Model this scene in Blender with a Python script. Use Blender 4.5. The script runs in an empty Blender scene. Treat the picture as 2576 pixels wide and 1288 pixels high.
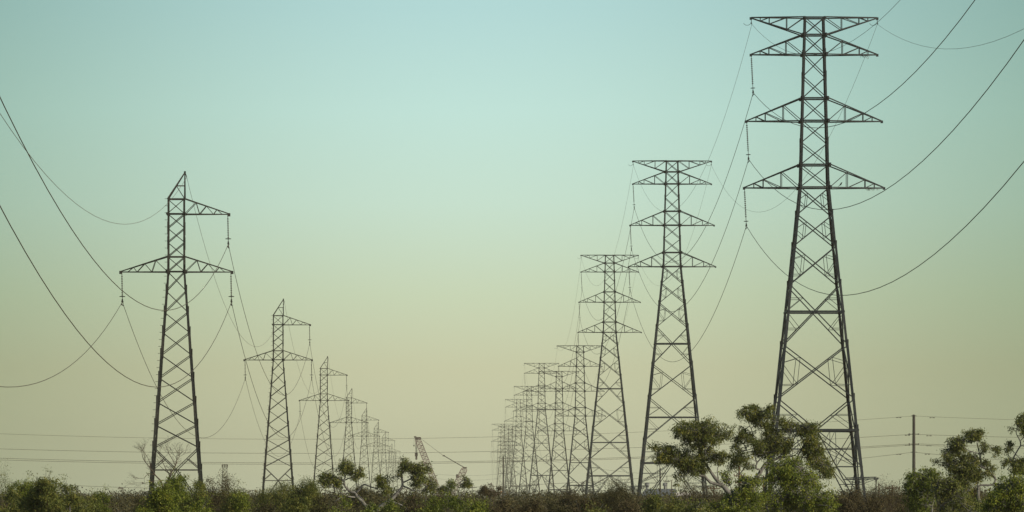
import bpy, math, random
import numpy as np
from mathutils import Vector, Matrix, noise

random.seed(7); RNG = np.random.default_rng(11)
C = bpy.data.collections.new('scene'); bpy.context.scene.collection.children.link(C)
F = 14306.0          # focal length in units of a 2575-wide picture (200 mm lens)
EYE = 2.6            # eye height above the plain
HZ = 1256.0
def at(x, y, D): return Vector(((x-1287.5)*D/F, D, EYE+(HZ-y)*D/F))

# ------------------------------------------------------------------ materials
def mat(name, col, rough=.6, metal=0, var=.25, scale=3., col2=None, island=None, trans=0, spec=.3, bump=0):
    m = bpy.data.materials.new(name); m.use_nodes = True
    nt = m.node_tree; N = nt.nodes; L = nt.links
    p = N['Principled BSDF']; p.inputs['Roughness'].default_value = rough
    p.inputs['Metallic'].default_value = metal; p.inputs['Specular IOR Level'].default_value = spec
    ramp = N.new('ShaderNodeValToRGB')
    if island:
        g = N.new('ShaderNodeNewGeometry')
        if trans:      # random blotches put light-dark crown contrast into leaf colour, plus leaf-to-leaf variation
            t = N.new('ShaderNodeTexCoord'); n = N.new('ShaderNodeTexNoise'); n.inputs['Scale'].default_value = 4.2; n.inputs['Detail'].default_value = 3
            L.new(t.outputs['Object'], n.inputs['Vector'])
            mr = N.new('ShaderNodeMapRange'); mr.inputs[1].default_value = .36; mr.inputs[2].default_value = .66; L.new(n.outputs[0], mr.inputs[0])
            mx0 = N.new('ShaderNodeMix'); mx0.data_type = 'FLOAT'; mx0.inputs[0].default_value = .62
            L.new(g.outputs['Random Per Island'], mx0.inputs[2]); L.new(mr.outputs[0], mx0.inputs[3]); L.new(mx0.outputs[0], ramp.inputs[0])
        else: L.new(g.outputs['Random Per Island'], ramp.inputs[0])
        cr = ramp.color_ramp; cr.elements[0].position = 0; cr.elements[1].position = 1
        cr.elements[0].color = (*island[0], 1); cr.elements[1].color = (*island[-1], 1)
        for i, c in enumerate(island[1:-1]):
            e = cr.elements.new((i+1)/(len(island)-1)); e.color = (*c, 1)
    else:
        t = N.new('ShaderNodeTexCoord'); n = N.new('ShaderNodeTexNoise'); n.inputs['Scale'].default_value = scale
        n.inputs['Detail'].default_value = 6
        L.new(t.outputs['Object'], n.inputs['Vector']); L.new(n.outputs[0], ramp.inputs[0])
        c2 = col2 or tuple(c*(1-var) for c in col)
        ramp.color_ramp.elements[0].position = .3; ramp.color_ramp.elements[1].position = .7
        ramp.color_ramp.elements[0].color = (*c2, 1)
        ramp.color_ramp.elements[1].color = (*(tuple(min(1, c*(1+var)) for c in col) if not col2 else col), 1)
        if bump:
            b = N.new('ShaderNodeBump'); b.inputs['Strength'].default_value = bump
            L.new(n.outputs[0], b.inputs['Height']); L.new(b.outputs[0], p.inputs['Normal'])
    L.new(ramp.outputs[0], p.inputs['Base Color'])
    if trans:
        tr = N.new('ShaderNodeBsdfTranslucent'); mx = N.new('ShaderNodeMixShader'); mx.inputs[0].default_value = trans
        L.new(ramp.outputs[0], tr.inputs[0]); L.new(p.outputs[0], mx.inputs[1]); L.new(tr.outputs[0], mx.inputs[2])
        L.new(mx.outputs[0], N['Material Output'].inputs[0])
    return m

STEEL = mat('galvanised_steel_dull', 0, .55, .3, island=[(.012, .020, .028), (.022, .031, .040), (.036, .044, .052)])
STEEL2 = mat('galvanised_steel_light', 0, .55, .3, island=[(.018, .022, .023), (.030, .034, .034), (.05, .05, .046)])
INSU = mat('insulator_glass_brown', (.05, .04, .035), .25, 0, .3, 5, spec=.5)
WIRE = mat('conductor_aluminium', (.09, .075, .055), .6, .3, .2, 1)
WIRE2 = mat('earth_wire_steel', (.16, .15, .12), .6, .3, .2, 1)
POLE = mat('weathered_pole', (.045, .045, .042), .8, 0, .35, 2)
POLEW = mat('brown_timber_pole', (.09, .055, .035), .9, 0, .35, 2)
BARKW = mat('pale_gum_bark', (.21, .22, .22), .8, 0, .3, 6, col2=(.08, .078, .074), bump=.4)
BARKD = mat('dark_bark', (.05, .035, .025), .9, 0, .4, 6, bump=.4)
TWIG = mat('dry_twigs', (.08, .064, .052), .9, 0, .4, 3)
LEAF = {
 'gum': mat('gum_leaves', 0, .5, island=[(0.038, 0.063, 0.019), (0.090, 0.121, 0.027), (0.146, 0.167, 0.032), (0.275, 0.253, 0.043)], trans=.34),
 'olive': mat('olive_leaves', 0, .55, island=[(0.042, 0.059, 0.019), (0.091, 0.123, 0.030), (0.170, 0.196, 0.042), (0.273, 0.245, 0.062)], trans=.34),
 'yellow': mat('yellow_green_leaves', 0, .55, island=[(0.044, 0.069, 0.015), (0.110, 0.160, 0.023), (0.198, 0.245, 0.031), (0.329, 0.343, 0.042)], trans=.34),
 'green': mat('fresh_green_leaves', 0, .5, island=[(0.034, 0.058, 0.012), (0.084, 0.125, 0.018), (0.155, 0.205, 0.028), (0.257, 0.273, 0.038)], trans=.34),
 'brown': mat('dry_brown_leaves', 0, .7, island=[(0.025, 0.024, 0.015), (0.057, 0.049, 0.024), (0.089, 0.075, 0.032), (0.108, 0.111, 0.032)], trans=.2),
 'dull': mat('dull_scrub_leaves', 0, .7, island=[(0.021, 0.025, 0.013), (0.044, 0.046, 0.020), (0.067, 0.066, 0.022), (0.089, 0.085, 0.026)], trans=.2),
}
FAR = mat('far_woodland_leaves', 0, .9, island=[(.03, .035, .025), (.05, .055, .035), (.06, .06, .04)])
GROUND = mat('dry_grass_ground', (.13, .10, .06), .95, 0, .3, .02, col2=(.07, .065, .035))
SHEDR = mat('shed_roof_blue_grey', (.13, .16, .19), .5, .2, .1, .5)
SHEDW = mat('shed_wall_grey', (.17, .19, .21), .7, 0, .12, .5)
WHITE = mat('white_painted_sheet', (.72, .70, .66), .6, 0, .06, .5)
TANK = mat('tank_blue_grey', (.15, .20, .24), .6, 0, .15, .5)
ORANGE = mat('faded_orange_paint', (.5, .22, .10), .6, 0, .1, .5)
CRANEP = mat('crane_faded_red_grey', (.25, .215, .215), .6, .1, .4, .35, col2=(.12, .085, .085))
CRANED = mat('crane_dark_steel', (.06, .05, .048), .6, .2, .3, .6)
BIRD = mat('black_feathers', (.012, .012, .014), .6, 0, .3, 8)
STRAW = mat('dry_nest_grass', (.10, .085, .05), .9, 0, .4, 8)

# ------------------------------------------------------------------ helpers
class MB:
    def __init__(s): s.v = []; s.f = []
    def bar(s, p, q, w, h=None, L=False, ref=(0, 1, 0), sgn=(1, 1)):
        p = Vector(p); q = Vector(q); d = q-p
        if d.length < 1e-6: return
        d.normalize(); r = Vector(ref)
        if abs(d.dot(r)) > .95: r = Vector((1, 0, 0))
        u = d.cross(r).normalized(); v = u.cross(d).normalized()
        h = h or w
        if L:   # angle section, heel at p
            t = w*.28; a, b = sgn
            X = Vector((a, 0, 0)); Y = Vector((0, b, 0))
            prof = [(0, 0), (w, 0), (w, t), (t, t), (t, w), (0, w)]
            pts = [X*x+Y*y for x, y in prof]
        else:
            pts = [u*(x*w/2)+v*(y*h/2) for x, y in ((-1, -1), (1, -1), (1, 1), (-1, 1))]
        n = len(pts); b0 = len(s.v)
        s.v += [p+o for o in pts]+[q+o for o in pts]
        for i in range(n): s.f.append((b0+i, b0+(i+1) % n, b0+n+(i+1) % n, b0+n+i))
        s.f.append(tuple(b0+i for i in range(n))[::-1]); s.f.append(tuple(b0+n+i for i in range(n)))
    def box(s, c, sx, sy, sz):
        c = Vector(c); b = len(s.v)
        for z in (-1, 1):
            for x, y in ((-1, -1), (1, -1), (1, 1), (-1, 1)): s.v.append(c+Vector((x*sx/2, y*sy/2, z*sz/2)))
        for f in ((3, 2, 1, 0), (4, 5, 6, 7), (0, 1, 5, 4), (1, 2, 6, 5), (2, 3, 7, 6), (3, 0, 4, 7)): s.f.append(tuple(b+i for i in f))
    def tube(s, pts, rad, n=6, cap=True):
        pts = [Vector(p) for p in pts]
        if not hasattr(rad, '__len__'): rad = [rad]*len(pts)
        b = len(s.v)
        for i, p in enumerate(pts):
            d = (pts[min(i+1, len(pts)-1)]-pts[max(i-1, 0)]).normalized()
            r = Vector((0, 1, 0)) if abs(d.y) < .8 else Vector((1, 0, 0))
            u = d.cross(r).normalized(); v = d.cross(u)
            for k in range(n):
                a = 2*math.pi*k/n; s.v.append(p+(u*math.cos(a)+v*math.sin(a))*rad[i])
        for i in range(len(pts)-1):
            for k in range(n):
                s.f.append((b+i*n+k, b+i*n+(k+1) % n, b+(i+1)*n+(k+1) % n, b+(i+1)*n+k))
        if cap: s.f.append(tuple(b+k for k in range(n))[::-1]); s.f.append(tuple(b+(len(pts)-1)*n+k for k in range(n)))
    def lathe(s, c, prof, n=10):   # prof: (r,z)
        c = Vector(c); b = len(s.v)
        for r, z in prof:
            for k in range(n):
                a = 2*math.pi*k/n; s.v.append(c+Vector((r*math.cos(a), r*math.sin(a), z)))
        for i in range(len(prof)-1):
            for k in range(n): s.f.append((b+i*n+k, b+i*n+(k+1) % n, b+(i+1)*n+(k+1) % n, b+(i+1)*n+k))
        s.f.append(tuple(b+k for k in range(n))[::-1]); s.f.append(tuple(b+(len(prof)-1)*n+k for k in range(n)))
    def build(s, name, m, parent=None, smooth=False):
        me = bpy.data.meshes.new(name); me.from_pydata([tuple(v) for v in s.v], [], s.f); me.update()
        me.materials.append(m)
        if smooth: me.polygons.foreach_set('use_smooth', [True]*len(me.polygons))
        o = bpy.data.objects.new(name, me); C.objects.link(o)
        if parent: o.parent = parent
        return o
def quads(name, V, m, parent=None):   # V: (n,4,3)
    n = len(V); me = bpy.data.meshes.new(name)
    me.vertices.add(n*4); me.vertices.foreach_set('co', V.reshape(-1).astype(np.float32))
    me.loops.add(n*4); me.loops.foreach_set('vertex_index', np.arange(n*4, dtype=np.int32))
    me.polygons.add(n); me.polygons.foreach_set('loop_start', np.arange(0, n*4, 4, dtype=np.int32))
    me.update(calc_edges=True); me.materials.append(m)
    o = bpy.data.objects.new(name, me); C.objects.link(o)
    if parent: o.parent = parent
    return o
def thing(name, label, cat, loc=(0, 0, 0), rz=0, group=None):
    o = bpy.data.objects.new(name, None); C.objects.link(o); o.location = loc; o.rotation_euler = (0, 0, rz)
    return tag(o, label, cat, group)
def tag(o, label, cat, group=None, kind=None):
    if label: o['label'] = label
    if cat: o['category'] = cat
    if group: o['group'] = group
    if kind: o['kind'] = kind
    return o

# ------------------------------------------------------------------ lattice pylons
LINE = 182/F      # the lines run almost straight away from the camera, 0.7 deg to the left
def panel_x(mb, z1, h1, z0, h0, w, kind, hd=None):
    """one X panel on each of the four faces between level z1 (half width h1) and z0 (h0)"""
    for face in range(4):
        def P(x, z, h):
            d = h-.03
            return [(x, -d, z), (d, x, z), (-x, d, z), (-d, -x, z)][face]
        t = h1/(h1+h0); zc = z1+(z0-z1)*t; hc = h1+(h0-h1)*t
        mb.bar(P(-h1, z1, h1), P(h0, z0, h0), w); mb.bar(P(h1, z1, h1), P(-h0, z0, h0), w*1.02)
        rw = w*.5
        for s in (-1, 1):
            mu = (s*h1*.5, (z1+zc)/2, (h1+hc)/2); md = (s*h0*.5, (zc+z0)/2, (hc+h0)/2)
            def LG(q): z = z1+(z0-z1)*q; h = h1+(h0-h1)*q; return (s*h, z, h)
            if kind == 'small':
                for a, b in ((mu, md), (mu, LG(t)), (md, LG(t+.02))): mb.bar(P(*a), P(*b), rw)
            if kind == 'med':
                for a, b in ((mu, md), (mu, LG(t*.72)), (md, LG(t*.72)), (md, LG(t+.28))): mb.bar(P(*a), P(*b), rw)
            if kind == 'hor':
                q1 = (mu[1]-z1)/(z0-z1); q0 = (md[1]-z1)/(z0-z1)
                for a, b in ((mu, LG(q1)), (mu, LG(t-.01)), (md, LG(q0)), (md, LG(t+.01))): mb.bar(P(*a), P(*b), rw)
        if kind == 'hor': mb.bar(P(-hc, zc, hc), P(hc, zc, hc), w*1.6)

def arm(root, side, hb, tip, zt_in, zb_in, ztip, nodes, w, style, lower_flat=True, label=None):
    """crossarm; zt_in / zb_in chord heights at the body, both meeting at ztip"""
    mb = MB()
    for f in (-1, 1):
        def T(q): return (side*(hb+(tip-hb)*q), f*(hb*(1-q)+.02), zt_in+(ztip-zt_in)*q+.03)
        def B(q): return (side*(hb+(tip-hb)*q), f*(hb*(1-q)+.02), zb_in+(ztip-zb_in)*q-.03)
        mb.bar(T(0), T(1), w); mb.bar(B(0), B(1), w)
        if style == 'post':
            pr = 0
            for q in nodes:
                mb.bar(T(q), B(q), w*.6)
                if lower_flat: mb.bar(T(q), B(pr), w*.6)
                else: mb.bar(B(q), T(pr), w*.6)
                pr = q
        else:
            seq = [(B, 0)]+[(T if i % 2 == 0 else B, q) for i, q in enumerate(nodes)]
            for (fa, qa), (fb, qb) in zip(seq, seq[1:]): mb.bar(fa(qa), fb(qb), w*.6)
    for q in nodes:
        for fn in (zt_in, zb_in):
            z = fn+(ztip-fn)*q; x = side*(hb+(tip-hb)*q); y = hb*(1-q)
            mb.bar((x, -y, z), (x, y, z), w*.5)
    mb.box((side*(tip+.04), 0, ztip-.06), .22, .12, .24)
    return mb.build('crossarm', STEEL if style == 'post' else STEEL2, root)

def insulator(root, x, z, length, m, tilt=.0, det=True):
    """suspension string: part > discs, grading ring, clamp"""
    rod = MB(); rod.tube([(0, 0, 0), (0, 0, -length)], .028, 5)
    o = rod.build('insulator_string', m, root); o.location = (x, 0, z); o.rotation_euler = (0, -tilt, 0)
    mb = MB(); n = int(length*.78/.17); kr = .62 if length < 3 else .85
    for i in range(n):
        zz = -.25-i*.17; mb.lathe((0, 0, zz), [(.03*kr, .05), (.07*kr, .03), (.105*kr, -.01), (.10*kr, -.03), (.03*kr, -.035)], 8)
    mb.build('insulator_discs', INSU, o)
    if det:
        g = MB(); zr = -length+.33; n = 14; R = .19
        g.tube([(R*math.cos(2*math.pi*k/n), R*math.sin(2*math.pi*k/n), zr) for k in range(n+1)], .03, 5)
        g.bar((-R, 0, zr), (R, 0, zr), .04); g.bar((0, -R, zr), (0, R, zr), .04)
        g.build('grading_ring', m, o)
        c = MB(); c.box((0, 0, -length+.05), .10, .3, .16); c.bar((0, -.5, -length-.04), (0, .5, -length-.04), .07, .12)
        for s in (-1, 1):   # vibration dampers on the conductor either side
            c.tube([(0, s*.9, -length-.07), (0, s*.9, -length-.30)], .02, 4)
            c.tube([(0, s*.72, -length-.30), (0, s*1.08, -length-.30)], .055, 5)
        c.build('suspension_clamp', m, o)
    return o

def legs(root, levels, m, wf, pegs=None):
    for sx in (-1, 1):
        for sy in (-1, 1):
            mb = MB()
            for (z1, h1), (z0, h0) in zip(levels, levels[1:]):
                w = wf((z1+z0)/2)
                mb.bar((sx*h1, sy*h1, z1+(.25 if z1 < levels[0][0] else .05)), (sx*h0, sy*h0, z0-.25), w, L=True, sgn=(-sx, -sy))
                # splice plate where two leg sections lap
                mb.bar((sx*(h0+.02), sy*(h0+.02), z0+.5), (sx*(h0+.02), sy*(h0+.02), z0-.45), w*.85, L=True, sgn=(-sx, -sy))
            if pegs and sx == -1 and sy == -1:
                z = levels[0][0]
                k = 0
                while z > 4:
                    for (z1, h1), (z0, h0) in zip(levels, levels[1:]):
                        if z0 <= z <= z1:
                            h = h1+(h0-h1)*(z1-z)/(z1-z0); mb.bar((-h, -h, z), (-h-.2, -h, z), .03)
                    z -= .52
            mb.build('leg', m, root)

def gussets(mb, z, h, s):
    for sx in (-1, 1):
        for sy in (-1, 1):
            mb.box((sx*h, sy*(h+.03), z), s, .03, s*.9); mb.box((sx*(h+.03), sy*h, z), .03, s, s*.9)

def guard(root, h, z, m, out, n=3):
    for sx in (-1, 1):
        for sy in (-1, 1):
            mb = MB()
            for k in range(n):
                zz = z+k*.14; o = out*(1-.15*k)
                mb.bar((sx*h-o, sy*h+.12, zz), (sx*h+o, sy*h+.12, zz+.05), .09)
                mb.bar((sx*h+.12, sy*h-o, zz+.02), (sx*h+.12, sy*h+o, zz+.05), .05)
            for e in (-1, 1): mb.bar((sx*h, sy*h, z-.35), (sx*h+e*out*.8, sy*h+.12, z), .05)
            mb.build('climbing_guard', m, root)

def big_pylon(x, s, zw, kind, label, strings=True):
    D = F/s; root = thing('lattice_pylon', label, 'pylon', ((x-1287.5)/s, D, 0), LINE, 'tall double-circuit lattice pylons of the right-hand line')
    SL = 3/27.46
    if kind == 'A':
        lv = dict(top=15.25, tj=13.7, a2=11.96, a3t=8.0, a3=5.98, a4t=2.03, a4=0); tips = (5.64, 5.64, 6.05, 6.25)
        xs = [15.25, 13.7, 11.96, 9.95, 8.0, 5.98, 4.0, 2.03, 0]
    else:
        lv = dict(top=16.8, tj=15.3, a2=11.9, a3t=7.9, a3=5.95, a4t=2.0, a4=0, a2t=13.8); tips = (5.5, 5.2, 5.7, 6.0)
        xs = [16.8, 15.3, 13.8, 11.9, 9.9, 7.9, 5.95, 4.0, 2.0, 0]
    def H(z):   # half width at height above the waist
        return 1.33+(.9-1.33)*z/15.25 if z >= 0 else 1.33-SL*z
    zg = -zw
    body = MB(); w = .076
    for z1, z0 in zip(xs, xs[1:]): panel_x(body, zw+z1, H(z1), zw+z0, H(z0), w, 'x')
    for q in (lv['top'], lv['tj'], lv['a2'], lv['a3t'], lv['a3'], lv['a4t'], 0):
        h = H(q)
        for a, b in (((-h, -h), (h, -h)), ((h, -h), (h, h)), ((h, h), (-h, h)), ((-h, h), (-h, -h))):
            body.bar((*a, zw+q), (*b, zw+q), .13)
        gussets(body, zw+q, h, .36 if q != lv['top'] else .2)
    # body below the waist
    seq = [(0, 'small'), (-2.48, 'small'), (-5.3, 'med'), (-8.78, 'hor'), (-14.2, 'med'), (-19.0, None)]
    ext = 0
    if zw > 33.5: seq = seq[:-1]+[(-19.0, 'hor'), (-25.2, None)]; half = -28.4
    elif zw > 28.6: half = -21.8
    elif zw > 26: seq = seq[:-1]+[(-19.0, None)]; half = -21.3
    else: seq = [(0, 'small'), (-2.48, 'small'), (-5.3, 'med'), (-8.78, 'hor'), (-14.2, None)]; half = -16.6
    for (z1, k), (z0, _) in zip(seq, seq[1:]): panel_x(body, zw+z1, H(z1), zw+z0, H(z0), w*1.25, k)
    zl = seq[-1][0]; hl = H(zl); hh = H(half); h0 = H(zg)
    for face in range(4):
        def P(x, z, h):
            d = h-.03
            return [(x, -d, z), (d, x, z), (-x, d, z), (-d, -x, z)][face]
        M = (0, zw+half, hh)
        body.bar(P(-hh, zw+half, hh), P(hh, zw+half, hh), .2)
        for sd in (-1, 1):
            body.bar(P(sd*hl, zw+zl, hl), P(*M), w*1.3)
            md = (sd*hl*.5, zw+(zl+half)/2, (hl+hh)/2)
            body.bar(P(*md), P(sd*(hl+hh)/2, zw+(zl+half)/2, (hl+hh)/2), w*.6)
            body.bar(P(*md), P(sd*hh, zw+half, hh), w*.6)
            # K legs
            A = Vector((0, zw+half, hh)); Bt = Vector((sd*h0, 0, h0)); A2 = Vector((sd*hh, zw+half, hh))
            body.bar(P(*A), P(*Bt), w*1.4)
            ts = [0, .19, .37, .55, .73, .88]
            def K(t): return tuple(A+(Bt-A)*t)
            def G(t): return tuple(A2+(Bt-A2)*t)
            for i, t in enumerate(ts):
                if t: body.bar(P(*K(t)), P(*G(t)), w*.8)
            body.bar(P(*A), P(*G(.37)), w*1.1); body.bar(P(*G(0)), P(*K(.37)), w*.9)
            body.bar(P(*K(.37)), P(*G(.73)), w*.9); body.bar(P(*G(.37)), P(*K(.73)), w*.9)
            body.bar(P(*K(.19)), P(*G(.37)), w*.6)
            qh = (sd*hh*.45, zw+half, hh); body.bar(P(*qh), P(*K(.37)), w*.6); body.bar(P(*qh), P(*K(.19)), w*.6)
    # plan bracing at the heavy horizontal
    body.bar((-hh, -hh, zw+half-.1), (hh, hh, zw+half-.1), .09); body.bar((-hh, hh, zw+half-.12), (hh, -hh, zw+half-.12), .09)
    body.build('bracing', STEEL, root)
    lvl = [(zw+15.25 if kind == 'A' else zw+16.8, H(xs[0]))]+[(zw+q, H(q)) for q in (11.96, 9.95, 4.0, 0)]
    lvl += [(zw+q, H(q)) for q, _ in seq[1:]]+[(zw+half, hh), (0, h0)]
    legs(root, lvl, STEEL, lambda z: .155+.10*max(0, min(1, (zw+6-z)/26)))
    for sx in (-1, 1):
        for sy in (-1, 1): fe = MB(); fe.lathe((sx*h0, sy*h0, -.6), [(.45, 0), (.45, .8), (.35, .9)], 8); fe.build('footing', mat_concrete, root)
    nd = (.33, .66, .83)
    for sd in (-1, 1):
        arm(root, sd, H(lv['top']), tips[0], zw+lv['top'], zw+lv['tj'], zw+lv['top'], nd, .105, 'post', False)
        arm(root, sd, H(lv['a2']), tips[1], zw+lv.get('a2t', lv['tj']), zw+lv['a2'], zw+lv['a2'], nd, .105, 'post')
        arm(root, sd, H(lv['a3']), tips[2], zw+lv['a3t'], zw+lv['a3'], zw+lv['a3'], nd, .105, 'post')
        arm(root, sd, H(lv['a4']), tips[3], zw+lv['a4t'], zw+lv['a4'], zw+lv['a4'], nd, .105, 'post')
        c = MB(); tx = sd*(tips[0]+.02); tz = zw+lv['top']
        c.tube([(tx, 0, tz-.1), (tx+.05, 0, tz-.5)], .03, 4); c.box((tx+.05, 0, tz-.52), .08, .3, .1)
        c.tube([(tx-.35+.33*math.cos(a), 0, tz-.42+.25*math.sin(a)) for a in np.linspace(-2.9, .1, 8)], .018, 4)
        c.build('earth_wire_clamp', STEEL, root)
    if strings:
        for q, tp in ((lv['a2'], tips[1]), (lv['a3'], tips[2]), (lv['a4'], tips[3])):
            insulator(root, -tp, zw+q-.15, 3.2, STEEL, .05, s > 7)
    guard(root, H(4.4-zw), 4.4, STEEL, 1.3, 2)
    # attachment points, world
    def W(x_, z_): 
        c_, s_ = math.cos(LINE), math.sin(LINE)
        return Vector((root.location.x+x_*c_, root.location.y+x_*s_, z_))
    dx = 3.4*.05
    return {'eL': W(-tips[0]+.05, zw+lv['top']-.57), 'eR': W(tips[0]+.05, zw+lv['top']-.57),
            2: W(-tips[1]+dx, zw+lv['a2']-3.43), 3: W(-tips[2]+dx, zw+lv['a3']-3.43), 4: W(-tips[3]+dx, zw+lv['a4']-3.43)}

mat_concrete = mat('concrete_footing', (.3, .29, .27), .9)

def small_pylon(x, s, zp, label):
    """single-circuit pylon with a sloping peak, one upper arm to the right and two lower arms; zp peak height"""
    D = F/s; dz = zp-26.75
    root = thing('lattice_pylon', label, 'pylon', ((x-1287.5)/s, D, 0), LINE, 'slim single-circuit lattice pylons of the left-hand line')
    zt, zu, zlt, zw = 24.78+dz, 23.69+dz, 20.51+dz, 19.42+dz; hb = .63
    def H(z): return hb if z >= zw else hb+.0808*(zw-z)
    body = MB(); w = .056
    nodes = [zu, (zu*2+zlt)/3, (zu+2*zlt)/3, zlt, zw, 17.98+dz, 16.4+dz, 14.9+dz, 13.25+dz, 11.54+dz, 9.75+dz, 8.07+dz, 6.4+dz]
    for z1, z0 in zip(nodes, nodes[1:]): panel_x(body, z1, H(z1), z0, H(z0), w, 'x')
    zl = nodes[-1]; zh = 4.75+dz; hl = H(zl); hh = H(zh); h0 = H(0); z3 = 1.9+dz*.5
    for face in range(4):
        def P(xx, z, h):
            d = h-.03
            return [(xx, -d, z), (d, xx, z), (-xx, d, z), (-d, -xx, z)][face]
        body.bar(P(-hb, zu, hb), P(hb, zt, hb), w)
        for z in (zt, zu, zlt, zw): body.bar(P(-H(z), z, H(z)), P(H(z), z, H(z)), .085)
        body.bar(P(-hh, zh, hh), P(hh, zh, hh), .08)
        for sd in (-1, 1):
            body.bar(P(sd*hl, zl, hl), P(0, zh, hh), w*1.1)
            body.bar(P(sd*hl*.5, (zl+zh)/2, (hl+hh)/2), P(sd*hh, zh, hh), w)
            h3 = H(z3); body.bar(P(0, zh, hh), P(sd*h3, z3, h3), w*1.2)
            body.bar(P(sd*h3, z3, h3), P(0, .1, h0), w)
    gussets(body, zw, hb, .28); gussets(body, zu, hb, .2)
    # plan bracing
    body.bar((-hh, -hh, zh), (hh, hh, zh), .06)
    body.build('bracing', STEEL2, root)
    pk = MB(); top = (hb, 0, zp)
    for sy in (-1, 1):
        pk.bar((hb, sy*hb, zt), top, .085); pk.bar((-hb, sy*hb, zt), top, .085)
        q = .5; a = Vector((-hb, sy*hb, zt)).lerp(Vector(top), q); b = Vector((hb, sy*hb, zt)).lerp(Vector(top), q)
        pk.bar(a, b, .05); pk.bar(a, (hb, sy*hb, zt), .05)
    pk.box((hb, 0, zp), .14, .12, .2)
    pk.tube([(hb+.02, 0, zp), (hb+.14, 0, zp-.35)], .03, 4)
    pk.build('peak', STEEL2, root)
    legs(root, [(zt, hb), (22.6+dz, hb), (21.5+dz, hb), (zlt-.5, hb), (zw, hb)]+[(z, H(z)) for z in nodes[5:]]+[(zh, hh), (z3, H(z3)), (0, h0)],
         STEEL2, lambda z: .10+.065*max(0, min(1, (18-z)/16)), pegs=s > 10)
    for sx in (-1, 1):
        for sy in (-1, 1): fe = MB(); fe.lathe((sx*h0, sy*h0, -.5), [(.35, 0), (.35, .65), (.28, .7)], 8); fe.build('footing', mat_concrete, root)
    arm(root, 1, hb, 3.84, zt, zu, zu, (.26, .34, .495, .66, .737, .86), .075, 'warren')
    for sd in (-1, 1): arm(root, sd, hb, 4.07, zlt, zw, zw, (.26, .34, .495, .66, .737, .86), .075, 'warren')
    for px, pz in ((3.80, zu), (-4.03, zw), (4.03, zw)): insulator(root, px, pz-.12, 2.05, STEEL2, .02, s > 7)
    guard(root, H(3.2), 3.0, STEEL2, .6, 2)
    c_, s_ = math.cos(LINE), math.sin(LINE)
    def W(x_, z_): return Vector((root.location.x+x_*c_, root.location.y+x_*s_, z_))
    return {'p': W(hb+.14, zp-.35), 'u': W(3.84, zu-2.24), 'l': W(-3.99, zw-2.24), 'r': W(4.07, zw-2.24)}

RIGHT = [  # centre x, scale, waist height, type, label
 (2047, 28.0, 30.6, 'A', 'nearest and tallest pylon, at the right, rising from behind the two big gum trees'),
 (1690, 17.38, 36.3, 'A', 'second tall pylon from the right, its right leg behind the left gum tree'),
 (1533, 12.7, 35.7, 'A', 'third tall pylon from the right, the last one whose outline stands mostly clear'),
 (1459, 10.5, 22.6, 'B', 'fourth pylon from the right, shorter, its arms evenly spread down the body'),
 (1406, 8.9, 22.0, 'B', 'fifth pylon from the right, short one with evenly spread arms beside a taller one'),
 (1362, 7.6, 32.4, 'A', 'tallest pylon of the crowded far group, sixth from the right'),
 (1331, 6.7, 29.8, 'A', 'seventh pylon from the right, just left of the tallest of the far group'),
 (1304, 5.9, 30.0, 'A', 'eighth pylon from the right, thin one overlapping the pylon right of it'),
 (1283.5, 5.27, 22.4, 'A', 'ninth pylon of the right line, low one tucked behind the dark steel pole'),
 (1264, 4.7, 27.7, 'A', 'leftmost pylon of the right line, faint with wide flat top arm'),
 (1276, 4.2, 25.0, 'A', 'tiny far pylon in the dense knot of steel behind the dark pole'),
 (1281, 3.7, 24.5, 'A', 'farthest and smallest pylon of the right line, hardly seen through the others'),
]
LEFT = [
 (443.5, 34.0, 26.78, 'nearest left pylon with pointed lopsided peak above a leafy bush'),
 (699.5, 20.7, 26.9, 'second left pylon, one upper arm, standing clear right of the nearest left one'),
 (814.4, 14.95, 26.6, 'third left pylon, its legs behind the crooked pale-barked tree'),
 (877.5, 11.6, 26.6, 'fourth left pylon, rising just right of the top tuft of the crooked tree'),
 (915.6, 9.5, 26.7, 'fifth left pylon, between the two crowns of the crooked tree'),
 (945.4, 8.1, 26.5, 'sixth left pylon, faint, half as tall as the fourth one'),
 (965.1, 7.1, 26.5, 'seventh left pylon, faint, above the right crown of the crooked tree'),
 (981.8, 6.25, 25.0, 'eighth left pylon, small and pale in the haze'),
 (992.5, 5.6, 24.1, 'ninth left pylon, tiny, at the start of the right crown of the crooked tree'),
 (1004.2, 5.1, 23.9, 'last and smallest left pylon, almost lost behind twigs'),
]
RA = [big_pylon(*r) for r in RIGHT]; LA = [small_pylon(*l) for l in LEFT]

# ------------------------------------------------------------------ conductors
def strand(name, label, group, pts, sags, r, m, ext=None):
    P = []
    for (a, b), sg in zip(zip(pts, pts[1:]), sags):
        n = 40 if (a.y < 1200) else 20
        for i in range(n):
            t = i/n; p = a.lerp(b, t); p.z -= 4*sg*t*(1-t); P.append(p)
    P.append(pts[-1])
    mb = MB(); mb.tube(P, r, 5)
    o = mb.build(name, m, None, True); tag(o, label, 'power line', group); return o
def off_frame(s0, xv, off, dx, z): return Vector(((xv+off*s0-1287.5)/s0+dx, F/s0, z))
s0 = F/120
R0 = {k: off_frame(s0, 1107, 33.5, dx, z+10) for k, dx, z in ((4, -6.25, 27.17), (3, -6.05, 33.15), (2, -5.64, 39.13), ('eL', -5.64, 45.3), ('eR', 5.64, 45.3))}
s0 = F/122
L0 = {k: off_frame(s0, 1105, -19.45, dx, z+6) for k, dx, z in (('l', -4.05, 17.27), ('r', 4.05, 17.27), ('u', 3.84, 21.54), ('p', .63, 26.7))}
gR = 'conductors of the right-hand line'; gL = 'conductors of the left-hand line'
NR = 12
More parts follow.
